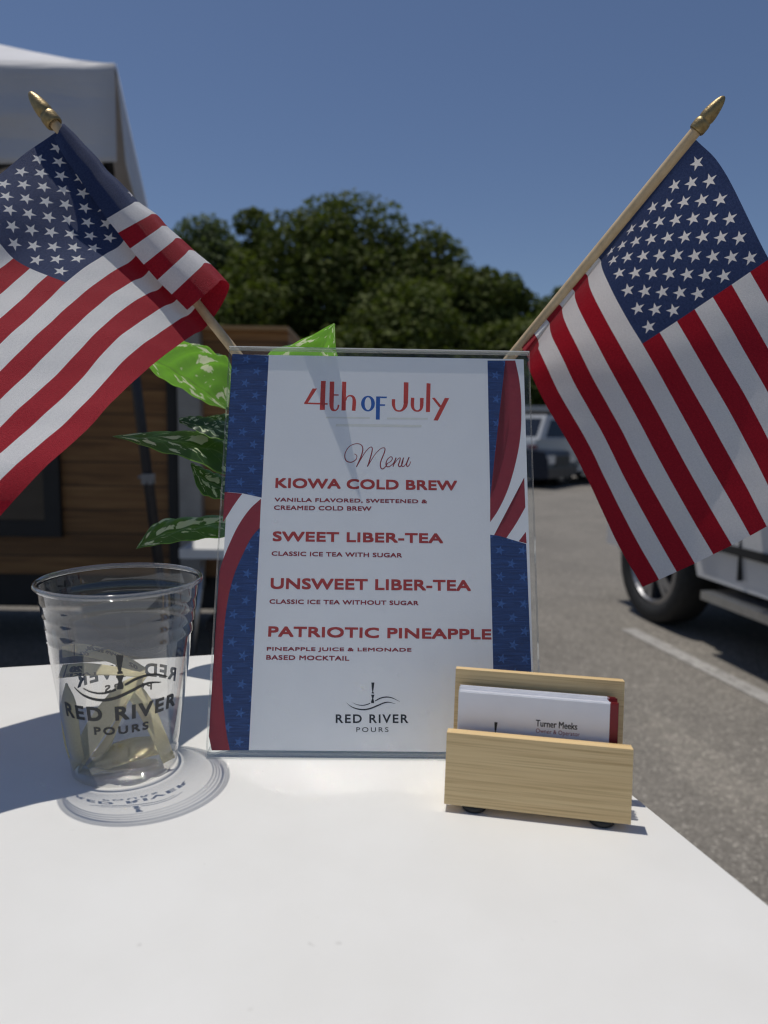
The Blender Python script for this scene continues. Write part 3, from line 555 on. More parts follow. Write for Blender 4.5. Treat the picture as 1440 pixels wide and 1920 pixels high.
def cline(body, x0, y0, x1, y1, hpx, bold, s_=1.0):
    a = Vector(CP.st(x0, y0)); b = Vector(CP.st(x1, y1)); L = abs(b.x - a.x); c = Vector(CP.st(x0, y0 - hpx)); hh = c.y - a.y
    return map2(text2(body, (0, 0, L, hh), bold, s_), lambda x, y: (a.x + x, a.y + y))
place_bold('name_lettering', cline('Turner Meeks', 1004.7, 1361.5, 1082, 1363, 12, 0.0), lambda d: (lambda a, b: CP.P(a, b, d)), 0.00004, [(i * .00011, j * .00006) for i in (-1, 0, 1) for j in (-1, 1)], M_ink, card0)
place2('job_lettering', cline('Owner & Operator', 1004.5, 1376.0, 1087, 1379.5, 10.5, 0.0), oncard, M_darkred, card0)
place2('number_lettering', cline('(940) 402-8028', 1005, 1391, 1063, 1393, 10, 0.0), oncard, M_darkred, card0)
tp = logo_tap(); c0 = CP.st(930, 1354)
place2('logo', map2(tp, lambda x, y: (c0[0] + (x - 714) * 3.4e-5 * 1.3, c0[1] + (y + 142) * 3.4e-5 * 1.3)), oncard, M_ink, card0)

# ------------------------------------------------------------------ raffle tickets in the cup
def _ticket():
    m, t, b, o = newmat('yellow_ticket_card')
    n = noise(t, 700, 3); t.links.new(ramp(t, n, [(0.3, (0.62, 0.56, 0.33)), (0.7, (0.72, 0.67, 0.42))]), b.inputs['Base Color']); b.inputs['Roughness'].default_value = 0.7
    tl = N(t, 'ShaderNodeBsdfTranslucent'); tl.inputs[0].default_value = (0.72, 0.60, 0.26, 1)
    t.links.new(mix_shader(t, 0.3, b.outputs[0], tl.outputs[0]), o.inputs[0]); return m
M_ticket = _ticket()
M_tink = plain('ticket_ink', (0.05, 0.045, 0.03), 0.6, var=0.2, vscale=900)
def loft(A, B, n=24, m=8, sag=0.0):
    """surface between two edge curves of (px, py, depth)"""
    a = np.array([tuple(dep(*p)) for p in A]); b = np.array([tuple(dep(*p)) for p in B])
    ca = cubic(np.linspace(0, 1, len(a)), a, np.linspace(0, 1, n + 1)); cb = cubic(np.linspace(0, 1, len(b)), b, np.linspace(0, 1, n + 1))
    def P(s, t):
        i = min(int(s * n), n - 1); f = s * n - i
        p = (ca[i] * (1 - f) + ca[i + 1] * f); q = (cb[i] * (1 - f) + cb[i + 1] * f); return Vector(p * (1 - t) + q * t)
    V = [P(i / n, j / m) for i in range(n + 1) for j in range(m + 1)]
    F = [(i * (m + 1) + j, i * (m + 1) + j + 1, (i + 1) * (m + 1) + j + 1, (i + 1) * (m + 1) + j) for i in range(n) for j in range(m)]
    return V, F, P
def thick(o, t_):
    md = o.modifiers.new('thickness', 'SOLIDIFY'); md.thickness = t_; md.offset = 0
def ticket(label, A, B, prints=()):
    V, F, P = loft(A, B); o = mesh('raffle_ticket', V, F, M_ticket, None, smooth=True); thick(o, 0.00022)
    tag(o, label, 'ticket', 'raffle tickets in the cup')
    for body, box in prints:
        pc = cut2(text2(body, box, 0.02), 0.02) if body != '|' else poly2([(box[0], box[1]), (box[2], box[1]), (box[2], box[3]), (box[0], box[3])])
        def on(x, y):
            p = P(min(max(x, 0), 1), min(max(y, 0), 1)); q = (Vector(CAMPOS) - p).normalized(); return p + q * 0.0005
        place2('number_lettering', pc, on, M_tink, o)
ticket('yellow ticket strip curved along the cup back wall, topmost of the tickets', [(116, 1212, .466), (150, 1207, .474), (200, 1216, .476), (240, 1232, .472), (273, 1252, .462)], [(117, 1233, .458), (150, 1230, .462), (200, 1240, .463), (240, 1257, .458), (271, 1272, .448)],
       [('02', (0.76, 0.62, 0.89, 0.28)), ('|', (0.17, 0.02, 0.185, 0.98)), ('YAWA EKAL', (0.30, 0.42, 0.70, 0.14)), ('02', (0.24, 0.92, 0.34, 0.62))])
ticket('yellow ticket strip showing the number 20, directly under the topmost ticket', [(118, 1246, .452), (160, 1243, .440), (205, 1248, .434), (240, 1255, .438), (270, 1262, .448)], [(108, 1272, .444), (160, 1267, .433), (205, 1266, .427), (240, 1268, .431), (272, 1270, .443)],
       [('20', (0.09, 0.68, 0.22, 0.20)), ('|', (0.045, 0.02, 0.058, 0.98)), ('LAKE', (0.07, 0.99, 0.36, 0.74))])
ticket('folded ticket standing upright against the left cup wall', [(123, 1281, .437), (114, 1325, .432), (120, 1390, .432), (137, 1446, .434)], [(126, 1281, .436), (143, 1320, .428), (152, 1390, .431), (160, 1424, .438)])
ticket('long ticket leaning diagonally from the left base to the cup middle', [(273, 1262, .445), (222, 1284, .447), (170, 1345, .452), (142, 1400, .455)], [(276, 1268, .440), (243, 1312, .438), (192, 1384, .440), (146, 1452, .438)])
ticket('narrow ticket fold under the diagonal ticket, near its bright edge', [(238, 1316, .443), (215, 1355, .446), (196, 1385, .449), (170, 1420, .452)], [(236, 1330, .441), (222, 1362, .441), (206, 1402, .444), (188, 1418, .448)])
ticket('yellow ticket leaning to the right with a bright crumpled lower end', [(240, 1308, .440), (262, 1342, .437), (288, 1392, .436), (306, 1432, .440)], [(264, 1284, .452), (286, 1316, .450), (310, 1372, .446), (328, 1420, .446)])
ticket('brownish ticket lying curled on the cup base', [(163, 1436, .436), (200, 1402, .452), (245, 1384, .460), (296, 1380, .462)], [(172, 1452, .432), (215, 1438, .434), (262, 1424, .440), (305, 1412, .446)])

# ------------------------------------------------------------------ potted plant behind the sign
def _leaf():
    m, t, b, o = newmat('variegated_leaf')
    uv = N(t, 'ShaderNodeUVMap'); sep = N(t, 'ShaderNodeSeparateXYZ'); t.links.new(uv.outputs[0], sep.inputs[0])
    s, c = sep.outputs[0], sep.outputs[1]           # along 0..1, across -1..1
    ac = math_(t, 'ABSOLUTE', c)
    tang = math_(t, 'SUBTRACT', s, math_(t, 'MULTIPLY', ac, 0.22))     # veins run forward
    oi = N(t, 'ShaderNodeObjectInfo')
    cmb = N(t, 'ShaderNodeCombineXYZ'); t.links.new(math_(t, 'MULTIPLY', tang, 8.5), cmb.inputs[0]); t.links.new(math_(t, 'MULTIPLY', c, 2.6), cmb.inputs[1]); t.links.new(math_(t, 'MULTIPLY', oi.outputs['Random'], 60), cmb.inputs[2])
    n = noise(t, 1.0, 3, cmb.outputs[0], 0.5, 0.6)
    band = math_(t, 'MULTIPLY', math_(t, 'GREATER_THAN', ac, 0.10), math_(t, 'LESS_THAN', ac, 0.90))
    patch = math_(t, 'MULTIPLY', ramp(t, n, [(0.555, (0, 0, 0)), (0.585, (1, 1, 1))]), band)
    vein = math_(t, 'LESS_THAN', math_(t, 'ABSOLUTE', math_(t, 'SUBTRACT', math_(t, 'FRACT', math_(t, 'MULTIPLY', tang, 5.0)), 0.5)), 0.018)
    mid = math_(t, 'LESS_THAN', ac, 0.028); vm = math_(t, 'MAXIMUM', vein, mid)
    edge = math_(t, 'GREATER_THAN', ac, 0.955)
    n2 = noise(t, 3.0, 3, cmb.outputs[0])
    g = ramp(t, n2, [(0.3, (0.012, 0.032, 0.016)), (0.7, (0.024, 0.058, 0.024))])
    col = mixc(t, math_(t, 'MULTIPLY', vm, 0.55), g, (0.16, 0.26, 0.09)); col = mixc(t, edge, col, (0.17, 0.30, 0.06)); col = mixc(t, patch, col, (0.56, 0.64, 0.40))
    t.links.new(col, b.inputs['Base Color']); b.inputs['Roughness'].default_value = 0.42; b.inputs['Specular IOR Level'].default_value = 0.4
    add_bump(t, b, math_(t, 'ADD', vm, math_(t, 'MULTIPLY', n2, 0.4)), 0.3, 0.001)
    tl = N(t, 'ShaderNodeBsdfTranslucent')
    tc = mixc(t, patch, (0.33, 0.82, 0.06), (0.86, 0.94, 0.58)); t.links.new(mixc(t, math_(t, 'MULTIPLY', vm, 0.5), tc, (0.10, 0.22, 0.02)), tl.inputs[0])
    glow_sep = N(t, 'ShaderNodeSeparateColor'); t.links.new(oi.outputs['Color'], glow_sep.inputs[0])       # sunlit look set per leaf: more glow on lit leaves, less on shaded
    t.links.new(mix_shader(t, math_(t, 'MULTIPLY_ADD', glow_sep.outputs[0], 0.24, 0.10), b.outputs[0], tl.outputs[0]), o.inputs[0]); return m
M_leaf = _leaf()
M_stem = plain('plant_stem', (0.07, 0.13, 0.035), 0.5, var=0.2, vscale=60)
PC = Vector((0.0, 0.634, T))
plant = tag(empty('potted_plant', PC), 'green variegated plant in a small pot behind the menu sign', 'plant')
pr = [(0.0005, 0.0005), (0.036, 0.0005), (0.039, 0.003), (0.046, 0.105), (0.0465, 0.11), (0.050, 0.112), (0.051, 0.128), (0.049, 0.130), (0.045, 0.129), (0.0440, 0.124), (0.0005, 0.126)]
vs, fs = lathe(pr, 48); mesh('pot', [PC + Vector(v) for v in vs], fs, plain('pot_glaze', (0.55, 0.54, 0.52), 0.4, var=0.05), plant, smooth=True)
def leaf(mid, up, lo, n=36, m=8, lit_glow=0.0):
    def c3(L): a = np.array([tuple(dep(*p)) for p in L]); return cubic(np.linspace(0, 1, len(a)), a, np.linspace(0, 1, n + 1))
    M_, U_, L_ = c3(mid), c3(up), c3(lo); V = []; UV = []
    for i in range(n + 1):
        for j in range(-m, m + 1):
            k = abs(j) / m; E_ = U_ if j > 0 else L_
            p = M_[i] * (1 - k) + E_[i] * k; wdt = np.linalg.norm(E_[i] - M_[i])
            p = p + np.array([0, 0, 1]) * wdt * (0.14 * math.sin(k * math.pi) + 0.035 * math.sin(i * 0.9 + j)) ; V.append(p); UV.append((1 - i / n, j / m))
    q = 2 * m + 1
    o = mesh('leaf', V, [(i * q + j, i * q + j + 1, (i + 1) * q + j + 1, (i + 1) * q + j) for i in range(n) for j in range(q - 1)], M_leaf, plant, smooth=True, uv=UV)
    o.color = (lit_glow, 0, 0, 1)  # red channel marks the leaves given a sunlit glow
    b0 = Vector(M_[0]) if np.linalg.norm(M_[0] - np.array(PC)) < np.linalg.norm(M_[-1] - np.array(PC)) else Vector(M_[-1])
    bm = bmesh.new(); e = PC + Vector((random.uniform(-.012, .012), random.uniform(-.01, .01), 0.124)); h_ = (b0 + e) / 2 + Vector((0, 0, 0.02))
    pts = [e, e.lerp(h_, .5) + Vector((0, 0, .012)), h_, b0.lerp(h_, .4) + Vector((0, 0, .006)), b0]; add_tube(bm, pts, [.0024, .0022, .002, .0018, .0014], 8)
    bmobj('stem', bm, M_stem, plant, smooth=True); return o
random.seed(3)
leaf([(424, 765, .640), (385, 735, .645), (340, 705, .642), (298, 680, .636), (258, 662, .630)], [(428, 764, .640), (436, 690, .612), (405, 661, .606), (345, 642, .610), (259, 660, .628)], [(423, 767, .642), (385, 755, .660), (340, 729, .660), (297, 706, .650), (257, 664, .632)], lit_glow=1.0)
leaf([(446, 815, 0.575), (400, 803, 0.567), (365, 796, 0.561), (336, 788, 0.557)], [(446, 800, 0.587), (400, 785, 0.581), (365, 780, 0.569), (335, 784, 0.558)], [(446, 826, 0.567), (400, 822, 0.555), (365, 806, 0.553), (336, 792, 0.557)])
leaf([(452, 800, .640), (425, 792, .635), (400, 786, .630), (385, 783, .628)], [(452, 775, .650), (425, 776, .646), (400, 779, .634), (385, 782, .628)], [(452, 812, .630), (425, 805, .624), (400, 795, .624), (385, 784, .628)])
leaf([(452, 866, 0.578), (410, 848, 0.566), (360, 834, 0.556), (300, 823, 0.550), (250, 820, 0.546), (211, 818, 0.544)], [(455, 842, 0.594), (412, 818, 0.588), (362, 810, 0.578), (302, 810, 0.564), (252, 813, 0.552), (211, 817.5, 0.544)], [(448, 900, 0.570), (405, 884, 0.554), (355, 861, 0.542), (300, 847, 0.538), (252, 830, 0.540), (211, 818.5, 0.544)])
leaf([(450, 925, 0.576), (410, 912, 0.566), (378, 895, 0.558), (358, 869, 0.554)], [(450, 903, 0.588), (415, 891, 0.580), (385, 879, 0.568), (358, 867, 0.554)], [(450, 938, 0.570), (408, 936, 0.556), (374, 921, 0.548), (357, 871, 0.554)])
leaf([(456, 984, 0.574), (410, 985, 0.562), (365, 989, 0.550), (315, 1000, 0.540), (280, 1014, 0.532), (256, 1028, 0.528)], [(456, 968, 0.594), (410, 969, 0.586), (360, 972, 0.574), (308, 974, 0.558), (281, 990, 0.542), (256, 1027, 0.528)], [(456, 1003, 0.564), (410, 1008, 0.548), (362, 1013, 0.538), (315, 1019, 0.532), (282, 1024, 0.528), (255, 1029, 0.528)])
leaf([(560, 800, .580), (570, 735, .556), (585, 690, .536), (606, 650, .519), (627, 607, .504)], [(480, 790, .590), (480, 715, .562), (500, 665, .536), (560, 640, .519), (626, 606, .504)], [(640, 800, .578), (652, 740, .552), (640, 690, .534), (630, 655, .519), (628, 607, .504)], lit_glow=1.0)
leaf([(690, 800, .610), (700, 740, .606), (715, 700, .600), (735, 672, .590)], [(650, 790, .612), (660, 730, .608), (690, 690, .600), (735, 671, .590)], [(740, 800, .602), (755, 740, .598), (755, 700, .596), (736, 671, .590)], lit_glow=1.0)

# ------------------------------------------------------------------ the two stick flags
def flag(side, label, us, grid, a_px, b_px, tip_px, ext):
    U = np.arange(len(us)) * 1.0; UU = np.array(us, float); G = np.array(grid, float).reshape(len(us), 14, 3) / 1e4 + np.array([0, 0, T])
    A_ = dep(*a_px); B_ = dep(*b_px); ax = (A_ - B_).normalized(); E_ = B_ - ax * ext
    root = tag(empty('stick_flag', E_), label, 'flag', 'stick flags behind the menu sign')
    if side == 'r':            # the hoist edge is glued along the back of the stick
        g0 = []
        for p in G[0]:
            c = B_ + ax * (Vector(p) - B_).dot(ax); g0.append(np.array(c + (c - Vector(CAMPOS)).normalized() * 0.0035))
        G = np.concatenate([[g0], G]); UU = np.concatenate([np.full((1, 14), -0.6), UU]); U = np.arange(len(G)) * 1.0
    bm = bmesh.new(); add_tube(bm, [E_, B_, A_ + ax * 0.006], 0.0040, 20); bmobj('stick', bm, M_dowel, root, smooth=True)
    tip = dep(*tip_px); L = (tip - A_).length; pf = [(0.0042, 0.0005), (0.0062, -0.0022), (0.0071, -0.0010), (0.0074, 0.0010), (0.0074, 0.0070), (0.0069, 0.0092), (0.0063, 0.0102), (0.0065, 0.0112), (0.0069, 0.0130), (0.0068, 0.0165), (0.0062, 0.0215), (0.0053, 0.0262), (0.0041, 0.0306), (0.0028, 0.0338), (0.0015, 0.0355), (0.0001, 0.0361)]
    k = L / 0.036; q = ax.to_track_quat('Z', 'Y'); vs, fs = lathe([(r_ * k * 1.12 if i_ else 0.0041, z * k) for i_, (r_, z) in enumerate(pf)], 32)
    mesh('finial', [A_ + q @ Vector(v) for v in vs], fs, M_gold, root, smooth=True)
    uq = np.unique(np.concatenate([np.linspace(a, b, 7) for a, b in zip(U[:-1], U[1:])])); vq = np.linspace(0, 13, 66)
    Q = cubic(U, G, uq); Q = cubic(np.arange(14), Q.transpose(1, 0, 2), vq).transpose(1, 0, 2)
    nu, nv = len(uq), len(vq); uu, vv = np.meshgrid(np.arange(nu), vq, indexing='ij')
    arc = np.concatenate([[0], np.cumsum(np.linalg.norm(np.diff(Q[:, nv // 2], axis=0), axis=1))])[:, None] / 0.0154
    d1 = np.gradient(Q, axis=0); d2 = np.gradient(Q, axis=1); nn = np.cross(d1, d2); nn /= np.linalg.norm(nn, axis=2)[..., None] + 1e-12
    wob = 0.00055 * np.sin(arc * 1.15 + vv * 0.55 + 1.0 + 0.8 * np.sin(vv * 0.6)) + 0.00035 * np.sin(arc * 0.7 - vv * 1.3 + 2.0) + 0.00018 * np.sin(arc * 3.1 + vv * 2.2)
    Q = Q + nn * (wob * np.clip(arc / 5.0, 0, 1))[..., None]
    W_ = cubic(U, UU, uq); W_ = cubic(np.arange(14), W_.T, vq).T
    V = Q.reshape(-1, 3); UV = [(W_[i, j], min(max(v, 0.002), 12.998)) for i in range(len(uq)) for j, v in enumerate(vq)]
    F = [(i * nv + j, (i + 1) * nv + j, (i + 1) * nv + j + 1, i * nv + j + 1) for i in range(nu - 1) for j in range(nv - 1)]
    o = mesh('cloth', V, F, M_flag, root, smooth=True, uv=UV); return root
flag('l', 'small american flag curled around its stick, over the plastic cup', LEFT_U, LEFT_GRID, (101, 231, .577), (433, 650, .594), (52, 172, .573), 0.205)
flag('r', 'small american flag hanging down from its stick in front of the parked pickup', RIGHT_U, RIGHT_GRID, (1307, 243, .497), (962, 664, .590), (1359, 182, .487), 0.197)

# ------------------------------------------------------------------ ground
def _asphalt():
    m, t, b, o = newmat('asphalt')
    v = N(t, 'ShaderNodeTexVoronoi'); v.inputs['Scale'].default_value = 130; t.links.new(N(t, 'ShaderNodeTexCoord').outputs['Object'], v.inputs['Vector'])
    sep = N(t, 'ShaderNodeSeparateColor'); t.links.new(v.outputs['Color'], sep.inputs[0])
    st = ramp(t, sep.outputs[0], [(0.0, (0.142, 0.132, 0.118)), (0.55, (0.196, 0.182, 0.162)), (0.92, (0.25, 0.233, 0.208)), (1.0, (0.42, 0.395, 0.355))])
    big = ramp(t, noise(t, 0.9, 6, None, 0.65), [(0.3, (0.90, 0.89, 0.87)), (0.7, (1.24, 1.22, 1.18))])
    mid = ramp(t, noise(t, 18, 4), [(0.3, (0.86, 0.86, 0.86)), (0.7, (1.1, 1.1, 1.1))])
    c = mixc(t, 1.0, st, big, 'MULTIPLY'); c = mixc(t, 1.0, c, mid, 'MULTIPLY'); t.links.new(c, b.inputs['Base Color'])
    b.inputs['Roughness'].default_value = 0.85; b.inputs['Specular IOR Level'].default_value = 0.25
    add_bump(t, b, v.outputs['Distance'], 0.6, 0.004); return m
M_asph = _asphalt()
def sheet_(name, x0, x1, y0, y1, z, mat, n=1):
    return mesh(name, [(x0, y0, z), (x1, y0, z), (x1, y1, z), (x0, y1, z)], [(0, 1, 2, 3)], mat)
g = sheet_('parking_lot', -60, 60, -40, 27, 0.0, M_asph); tag(g, kind='structure')
M_grass = plain('grass_ground', (0.05, 0.075, 0.022), 0.9, var=0.35, vscale=1.5)
g = mesh('ground', [(-900, -900, -0.02), (900, -900, -0.02), (900, 900, -0.02), (-900, 900, -0.02)], [(0, 1, 2, 3)], M_grass); tag(g, kind='structure')
def _paint():
    m, t, b, o = newmat('worn_white_paint')
    n = noise(t, 9, 6, None, 0.7); n2 = noise(t, 120, 3)
    f = math_(t, 'ADD', math_(t, 'MULTIPLY', n, 0.5), math_(t, 'MULTIPLY', n2, 0.5))
    t.links.new(ramp(t, f, [(0.36, (0.17, 0.16, 0.148)), (0.5, (0.36, 0.345, 0.32)), (0.66, (0.50, 0.48, 0.45))]), b.inputs['Base Color']); b.inputs['Roughness'].default_value = 0.8; return m
M_paint = _paint()
L0, L1 = atz(1178, 1180, 0), atz(1440, 1311, 0); ld = (L1 - L0).normalized(); lq = Vector((-ld.y, ld.x, 0))
for k in range(2):
    off = lq * (-2.75 * k) * -1 if k == 0 else lq * 2.75
    a, b_ = L0 + off, L0 + off + ld * 5.2
    pm = mesh('painted_line', [(p.x, p.y, 0.004) for p in (a - lq * .055, a + lq * .055, b_ + lq * .055, b_ - lq * .055)], [(0, 1, 2, 3)], M_paint); tag(pm, kind='structure')

# ------------------------------------------------------------------ vehicles
M_glass = plain('dark_car_glass', (0.010, 0.012, 0.014), 0.06, spec=0.6, coat=0.3, var=0.2)
M_tyre = plain('tyre_rubber', (0.018, 0.018, 0.018), 0.75, var=0.25, vscale=25, bump=0.2, bscale=80)
M_alloy = plain('grey_alloy', (0.36, 0.36, 0.37), 0.35, 0.9, var=0.12, vscale=14)
M_trim = plain('black_trim', (0.014, 0.014, 0.015), 0.55, var=0.2)
M_lamp = plain('lamp_glass', (0.6, 0.6, 0.6), 0.1, spec=0.8, var=0.1); M_tail = plain('tail_lamp', (0.25, 0.01, 0.01), 0.2, var=0.1)
def paint(name, col, rough=0.25): return plain(name, col, rough, spec=0.5, coat=0.6, var=0.04, vscale=3)
def vehicle(name, label, cat, loc, fwd, kind, pm):
    f = Vector((fwd[0], fwd[1], 0)).normalized(); l = Vector((-f.y, f.x, 0)); M = Matrix(((f.x, l.x, 0, loc[0]), (f.y, l.y, 0, loc[1]), (0, 0, 1, 0), (0, 0, 0, 1)))
    root = tag(empty(name, (loc[0], loc[1], 0)), label, cat)
    big = kind != 'sedan'
    Lf, Lr = (2.50, -2.95) if kind == 'pickup' else ((2.35, -2.4) if kind == 'suv' else (2.3, -2.35))
    ax = (1.86, -1.86) if kind == 'pickup' else (1.45, -1.42); rw = 0.41 if kind == 'pickup' else (0.37 if big else 0.33)
    zb = 0.42 if kind == 'pickup' else (0.33 if big else 0.22); zt = 1.20 if kind == 'pickup' else (1.08 if big else 0.92); hwid = 1.0 if kind == 'pickup' else 0.92
    ra = rw + 0.075
    out = [(Lr, zb + 0.14), (Lr + 0.06, zb)]
    for xa in (ax[1], ax[0]):
        a0 = math.asin(min(1, max(-1, (zb - rw) / ra)))
        for k in range(15):
            th = math.pi - a0 + (2 * a0 - math.pi) * k / 14
            out.append((xa + ra * math.cos(th), rw + ra * math.sin(th)))
    out += [(Lf - 0.12, zb), (Lf, zb + 0.16), (Lf - 0.02, zt - 0.30), (Lf - 0.10, zt - 0.10)]
    hood = 1.15 if big else 1.05
    out += [(hood + 0.5, zt - 0.01), (hood, zt + 0.03), (-1.0, zt + 0.02), (Lr + 0.05, zt + (0.0 if kind != 'sedan' else -0.02)), (Lr, zt - 0.12)]
    bm = bmesh.new(); prof = [(-1.0, 0.93, ), (1.0, 0.93)]
    secs = [(-1.0, 0.0), (-0.985, 1.0), (0.985, 1.0), (1.0, 0.0)]
    va = []; cx_, cz_ = (Lf + Lr) / 2, (zb + zt) / 2
    for sgn in (-1, 1):
        row = []
        for x, z in out:
            yy = hwid * (0.955 + 0.045 * math.sin(min(1, max(0, (z - zb) / (zt - zb))) * math.pi)) - (0.07 if abs(x - cx_) > (Lf - Lr) / 2 - 0.15 else 0)
            row.append(bm.verts.new(M @ Vector((x, sgn * yy, z))))
        va.append(row)
    n = len(out)
    bm.faces.new(va[0]); bm.faces.new(va[1][::-1])
    for i in range(n): bm.faces.new((va[0][i], va[1][i], va[1][(i + 1) % n], va[0][(i + 1) % n]))
    bmobj('body', bm, pm, root, smooth=True, bevel=0.025, seg=2)
    bm = bmesh.new(); add_box(bm, Lr + 0.2, Lf - 0.2, -hwid + 0.24, hwid - 0.24, 0.26, zt - 0.15, M); bmobj('underbody', bm, M_trim, root)
    # cab
    ztop = 1.92 if kind == 'pickup' else (1.66 if big else 1.42)
    rear = -0.95 if kind == 'pickup' else (Lr + 0.12 if kind == 'suv' else -1.55); rt_ = -0.85 if kind == 'pickup' else (Lr + 0.55 if kind == 'suv' else -0.85)
    fb, ft = hood + 0.02, hood - (0.75 if big else 0.85)
    yb, yt = hwid - 0.07, hwid - 0.24
    bm = bmesh.new()
    lo = [bm.verts.new(M @ Vector(p)) for p in ((rear, -yb, zt), (fb, -yb, zt), (fb, yb, zt), (rear, yb, zt))]
    up = [bm.verts.new(M @ Vector(p)) for p in ((rt_, -yt, ztop), (ft, -yt, ztop), (ft, yt, ztop), (rt_, yt, ztop))]
    bm.faces.new(up)
    for i in range(4): bm.faces.new((lo[i], lo[(i + 1) % 4], up[(i + 1) % 4], up[i]))
    bmobj('cab', bm, pm, root, smooth=True, bevel=0.06, seg=3)
    def side(u, v, s):         # point on the cab side: u 0 rear..1 front, v 0 sill..1 roof
        x = (rear * (1 - v) + rt_ * v) * (1 - u) + (fb * (1 - v) + ft * v) * u; y = (yb * (1 - v) + yt * v + 0.006) * s; return M @ Vector((x, y, zt + (ztop - zt) * v))
    cuts = [(0.07, 0.47), (0.53, 0.92)] if kind != 'suv' else [(0.06, 0.28), (0.34, 0.60), (0.65, 0.93)]
    for s in (-1, 1):
        for a, b_ in cuts:
            q = [side(a, 0.10, s), side(b_, 0.10, s), side(b_ - 0.015, 0.80, s), side(a + 0.015, 0.80, s)]
            bm = bmesh.new(); vv = [bm.verts.new(p) for p in q] + [bm.verts.new(p - l * s * 0.02) for p in q]
            bm.faces.new(vv[:4]); bm.faces.new(vv[4:][::-1])
            for i in range(4): bm.faces.new((vv[i], vv[4 + i], vv[4 + (i + 1) % 4], vv[(i + 1) % 4]))
            bmobj('window', bm, M_glass, root)
    for nm, xb_, xt_, sg in (('windscreen', fb, ft, 1), ('rear_window', rear, rt_, -1)):
        q = []
        for v, ss in ((0.12, -1), (0.12, 1), (0.86, 1), (0.86, -1)):
            q.append(M @ Vector((xb_ * (1 - v) + xt_ * v + 0.006 * sg, ss * (yb * (1 - v) + yt * v - 0.10), zt + (ztop - zt) * v)))
        bm = bmesh.new(); bb = [bm.verts.new(p) for p in q] + [bm.verts.new(p - f * sg * 0.02) for p in q]; bm.faces.new(bb[:4]); bm.faces.new(bb[4:][::-1])
        for i in range(4): bm.faces.new((bb[i], bb[4 + i], bb[4 + (i + 1) % 4], bb[(i + 1) % 4]))
        bmobj(nm, bm, M_glass, root)
    for s in (-1, 1):
        for xa in ax:
            wl = empty('wheel', M @ Vector((xa, s * (hwid - 0.13), rw)) - Vector((loc[0], loc[1], 0)), root)
            wq = (l * s).to_track_quat('Z', 'Y'); c = M @ Vector((xa, s * (hwid - 0.13), rw))
            tp_ = [(rw * 0.66, -0.10), (rw * 0.80, -0.125), (rw * 0.95, -0.12), (rw, -0.09), (rw, 0.09), (rw * 0.95, 0.12), (rw * 0.80, 0.128), (rw * 0.71, 0.105), (rw * 0.67, 0.08)]
            vs, fs = lathe(tp_, 48); mesh('tyre', [c + wq @ Vector(v) for v in vs], fs, M_tyre, wl, smooth=True)
            bm = bmesh.new(); rr = rw * 0.70
            vs, fs = lathe([(rr, 0.05), (rr, 0.10), (rr * 0.92, 0.108), (rr * 0.88, 0.09), (rr * 0.86, 0.0)], 40)
            bv = [bm.verts.new(c + wq @ Vector(v)) for v in vs]
            for q in fs: bm.faces.new([bv[i] for i in q])
            for k in range(6):
                Rm = Matrix.Translation(c) @ wq.to_matrix().to_4x4() @ Matrix.Rotation(k * math.pi / 3 + 0.3, 4, 'Z')
                for d_ in (-0.13, 0.13): add_box(bm, rr * 0.12, rr * 0.93, -0.022, 0.022, 0.06, 0.095, Rm @ Matrix.Rotation(d_, 4, 'Z'))
            add_tube(bm, [c + wq @ Vector((0, 0, 0.03)), c + wq @ Vector((0, 0, 0.10)), c + wq @ Vector((0, 0, 0.112))], [rr * 0.26, rr * 0.26, rr * 0.18], 20)
            bmobj('rim', bm, M_alloy, wl)
            bm = bmesh.new(); add_tube(bm, [c + wq @ Vector((0, 0, -0.06)), c + wq @ Vector((0, 0, 0.0))], [rr * 0.97, rr * 0.97], 24); bmobj('brake_disc', bm, M_trim, wl)
        xm = (ax[0] - ra - 0.03, ax[1] + ra + 0.03)
        bm = bmesh.new(); add_box(bm, xm[1], xm[0], *sorted((s * (hwid - 0.012), s * (hwid + 0.008))), zb + 0.20, zb + 0.25, M); bmobj('side_moulding', bm, M_trim, root, bevel=0.004)
        if big:
            bm = bmesh.new(); add_box(bm, xm[1] + 0.1, xm[0] - 0.15, *sorted((s * (hwid - 0.18), s * (hwid + 0.05))), zb - 0.10, zb - 0.05, M); bmobj('running_board', bm, M_metal, root, bevel=0.01)
        for xd in ((0.95, -0.1, -0.95) if kind != 'sedan' else (0.95, -0.15, -1.0)):
            bm = bmesh.new(); add_box(bm, xd - 0.005, xd + 0.005, *sorted((s * (hwid - 0.03), s * (hwid + 0.0015))), zb + 0.06, zt, M); bmobj('door_seam', bm, M_trim, root)
        for xd in (0.05, -0.82):
            bm = bmesh.new(); add_box(bm, xd - 0.09, xd + 0.09, *sorted((s * (hwid - 0.04), s * (hwid + 0.02))), zt - 0.16, zt - 0.125, M); bmobj('door_handle', bm, pm, root, bevel=0.008)
        bm = bmesh.new(); add_box(bm, fb - 0.42, fb - 0.28, *sorted((s * (hwid - 0.06), s * (hwid + 0.19))), zt + 0.04, zt + 0.22, M); bmobj('wing_mirror', bm, pm, root, bevel=0.03)
        bm = bmesh.new(); add_box(bm, Lf - 0.18, Lf + 0.008, *sorted((s * (hwid - 0.12), s * (hwid - 0.46))), zt - 0.36, zt - 0.18, M); bmobj('headlight', bm, M_lamp, root, bevel=0.02)
        bm = bmesh.new(); add_box(bm, Lr - 0.008, Lr + 0.15, *sorted((s * (hwid - 0.10), s * (hwid - 0.30))), zt - 0.42, zt - 0.12, M); bmobj('tail_light', bm, M_tail, root, bevel=0.02)
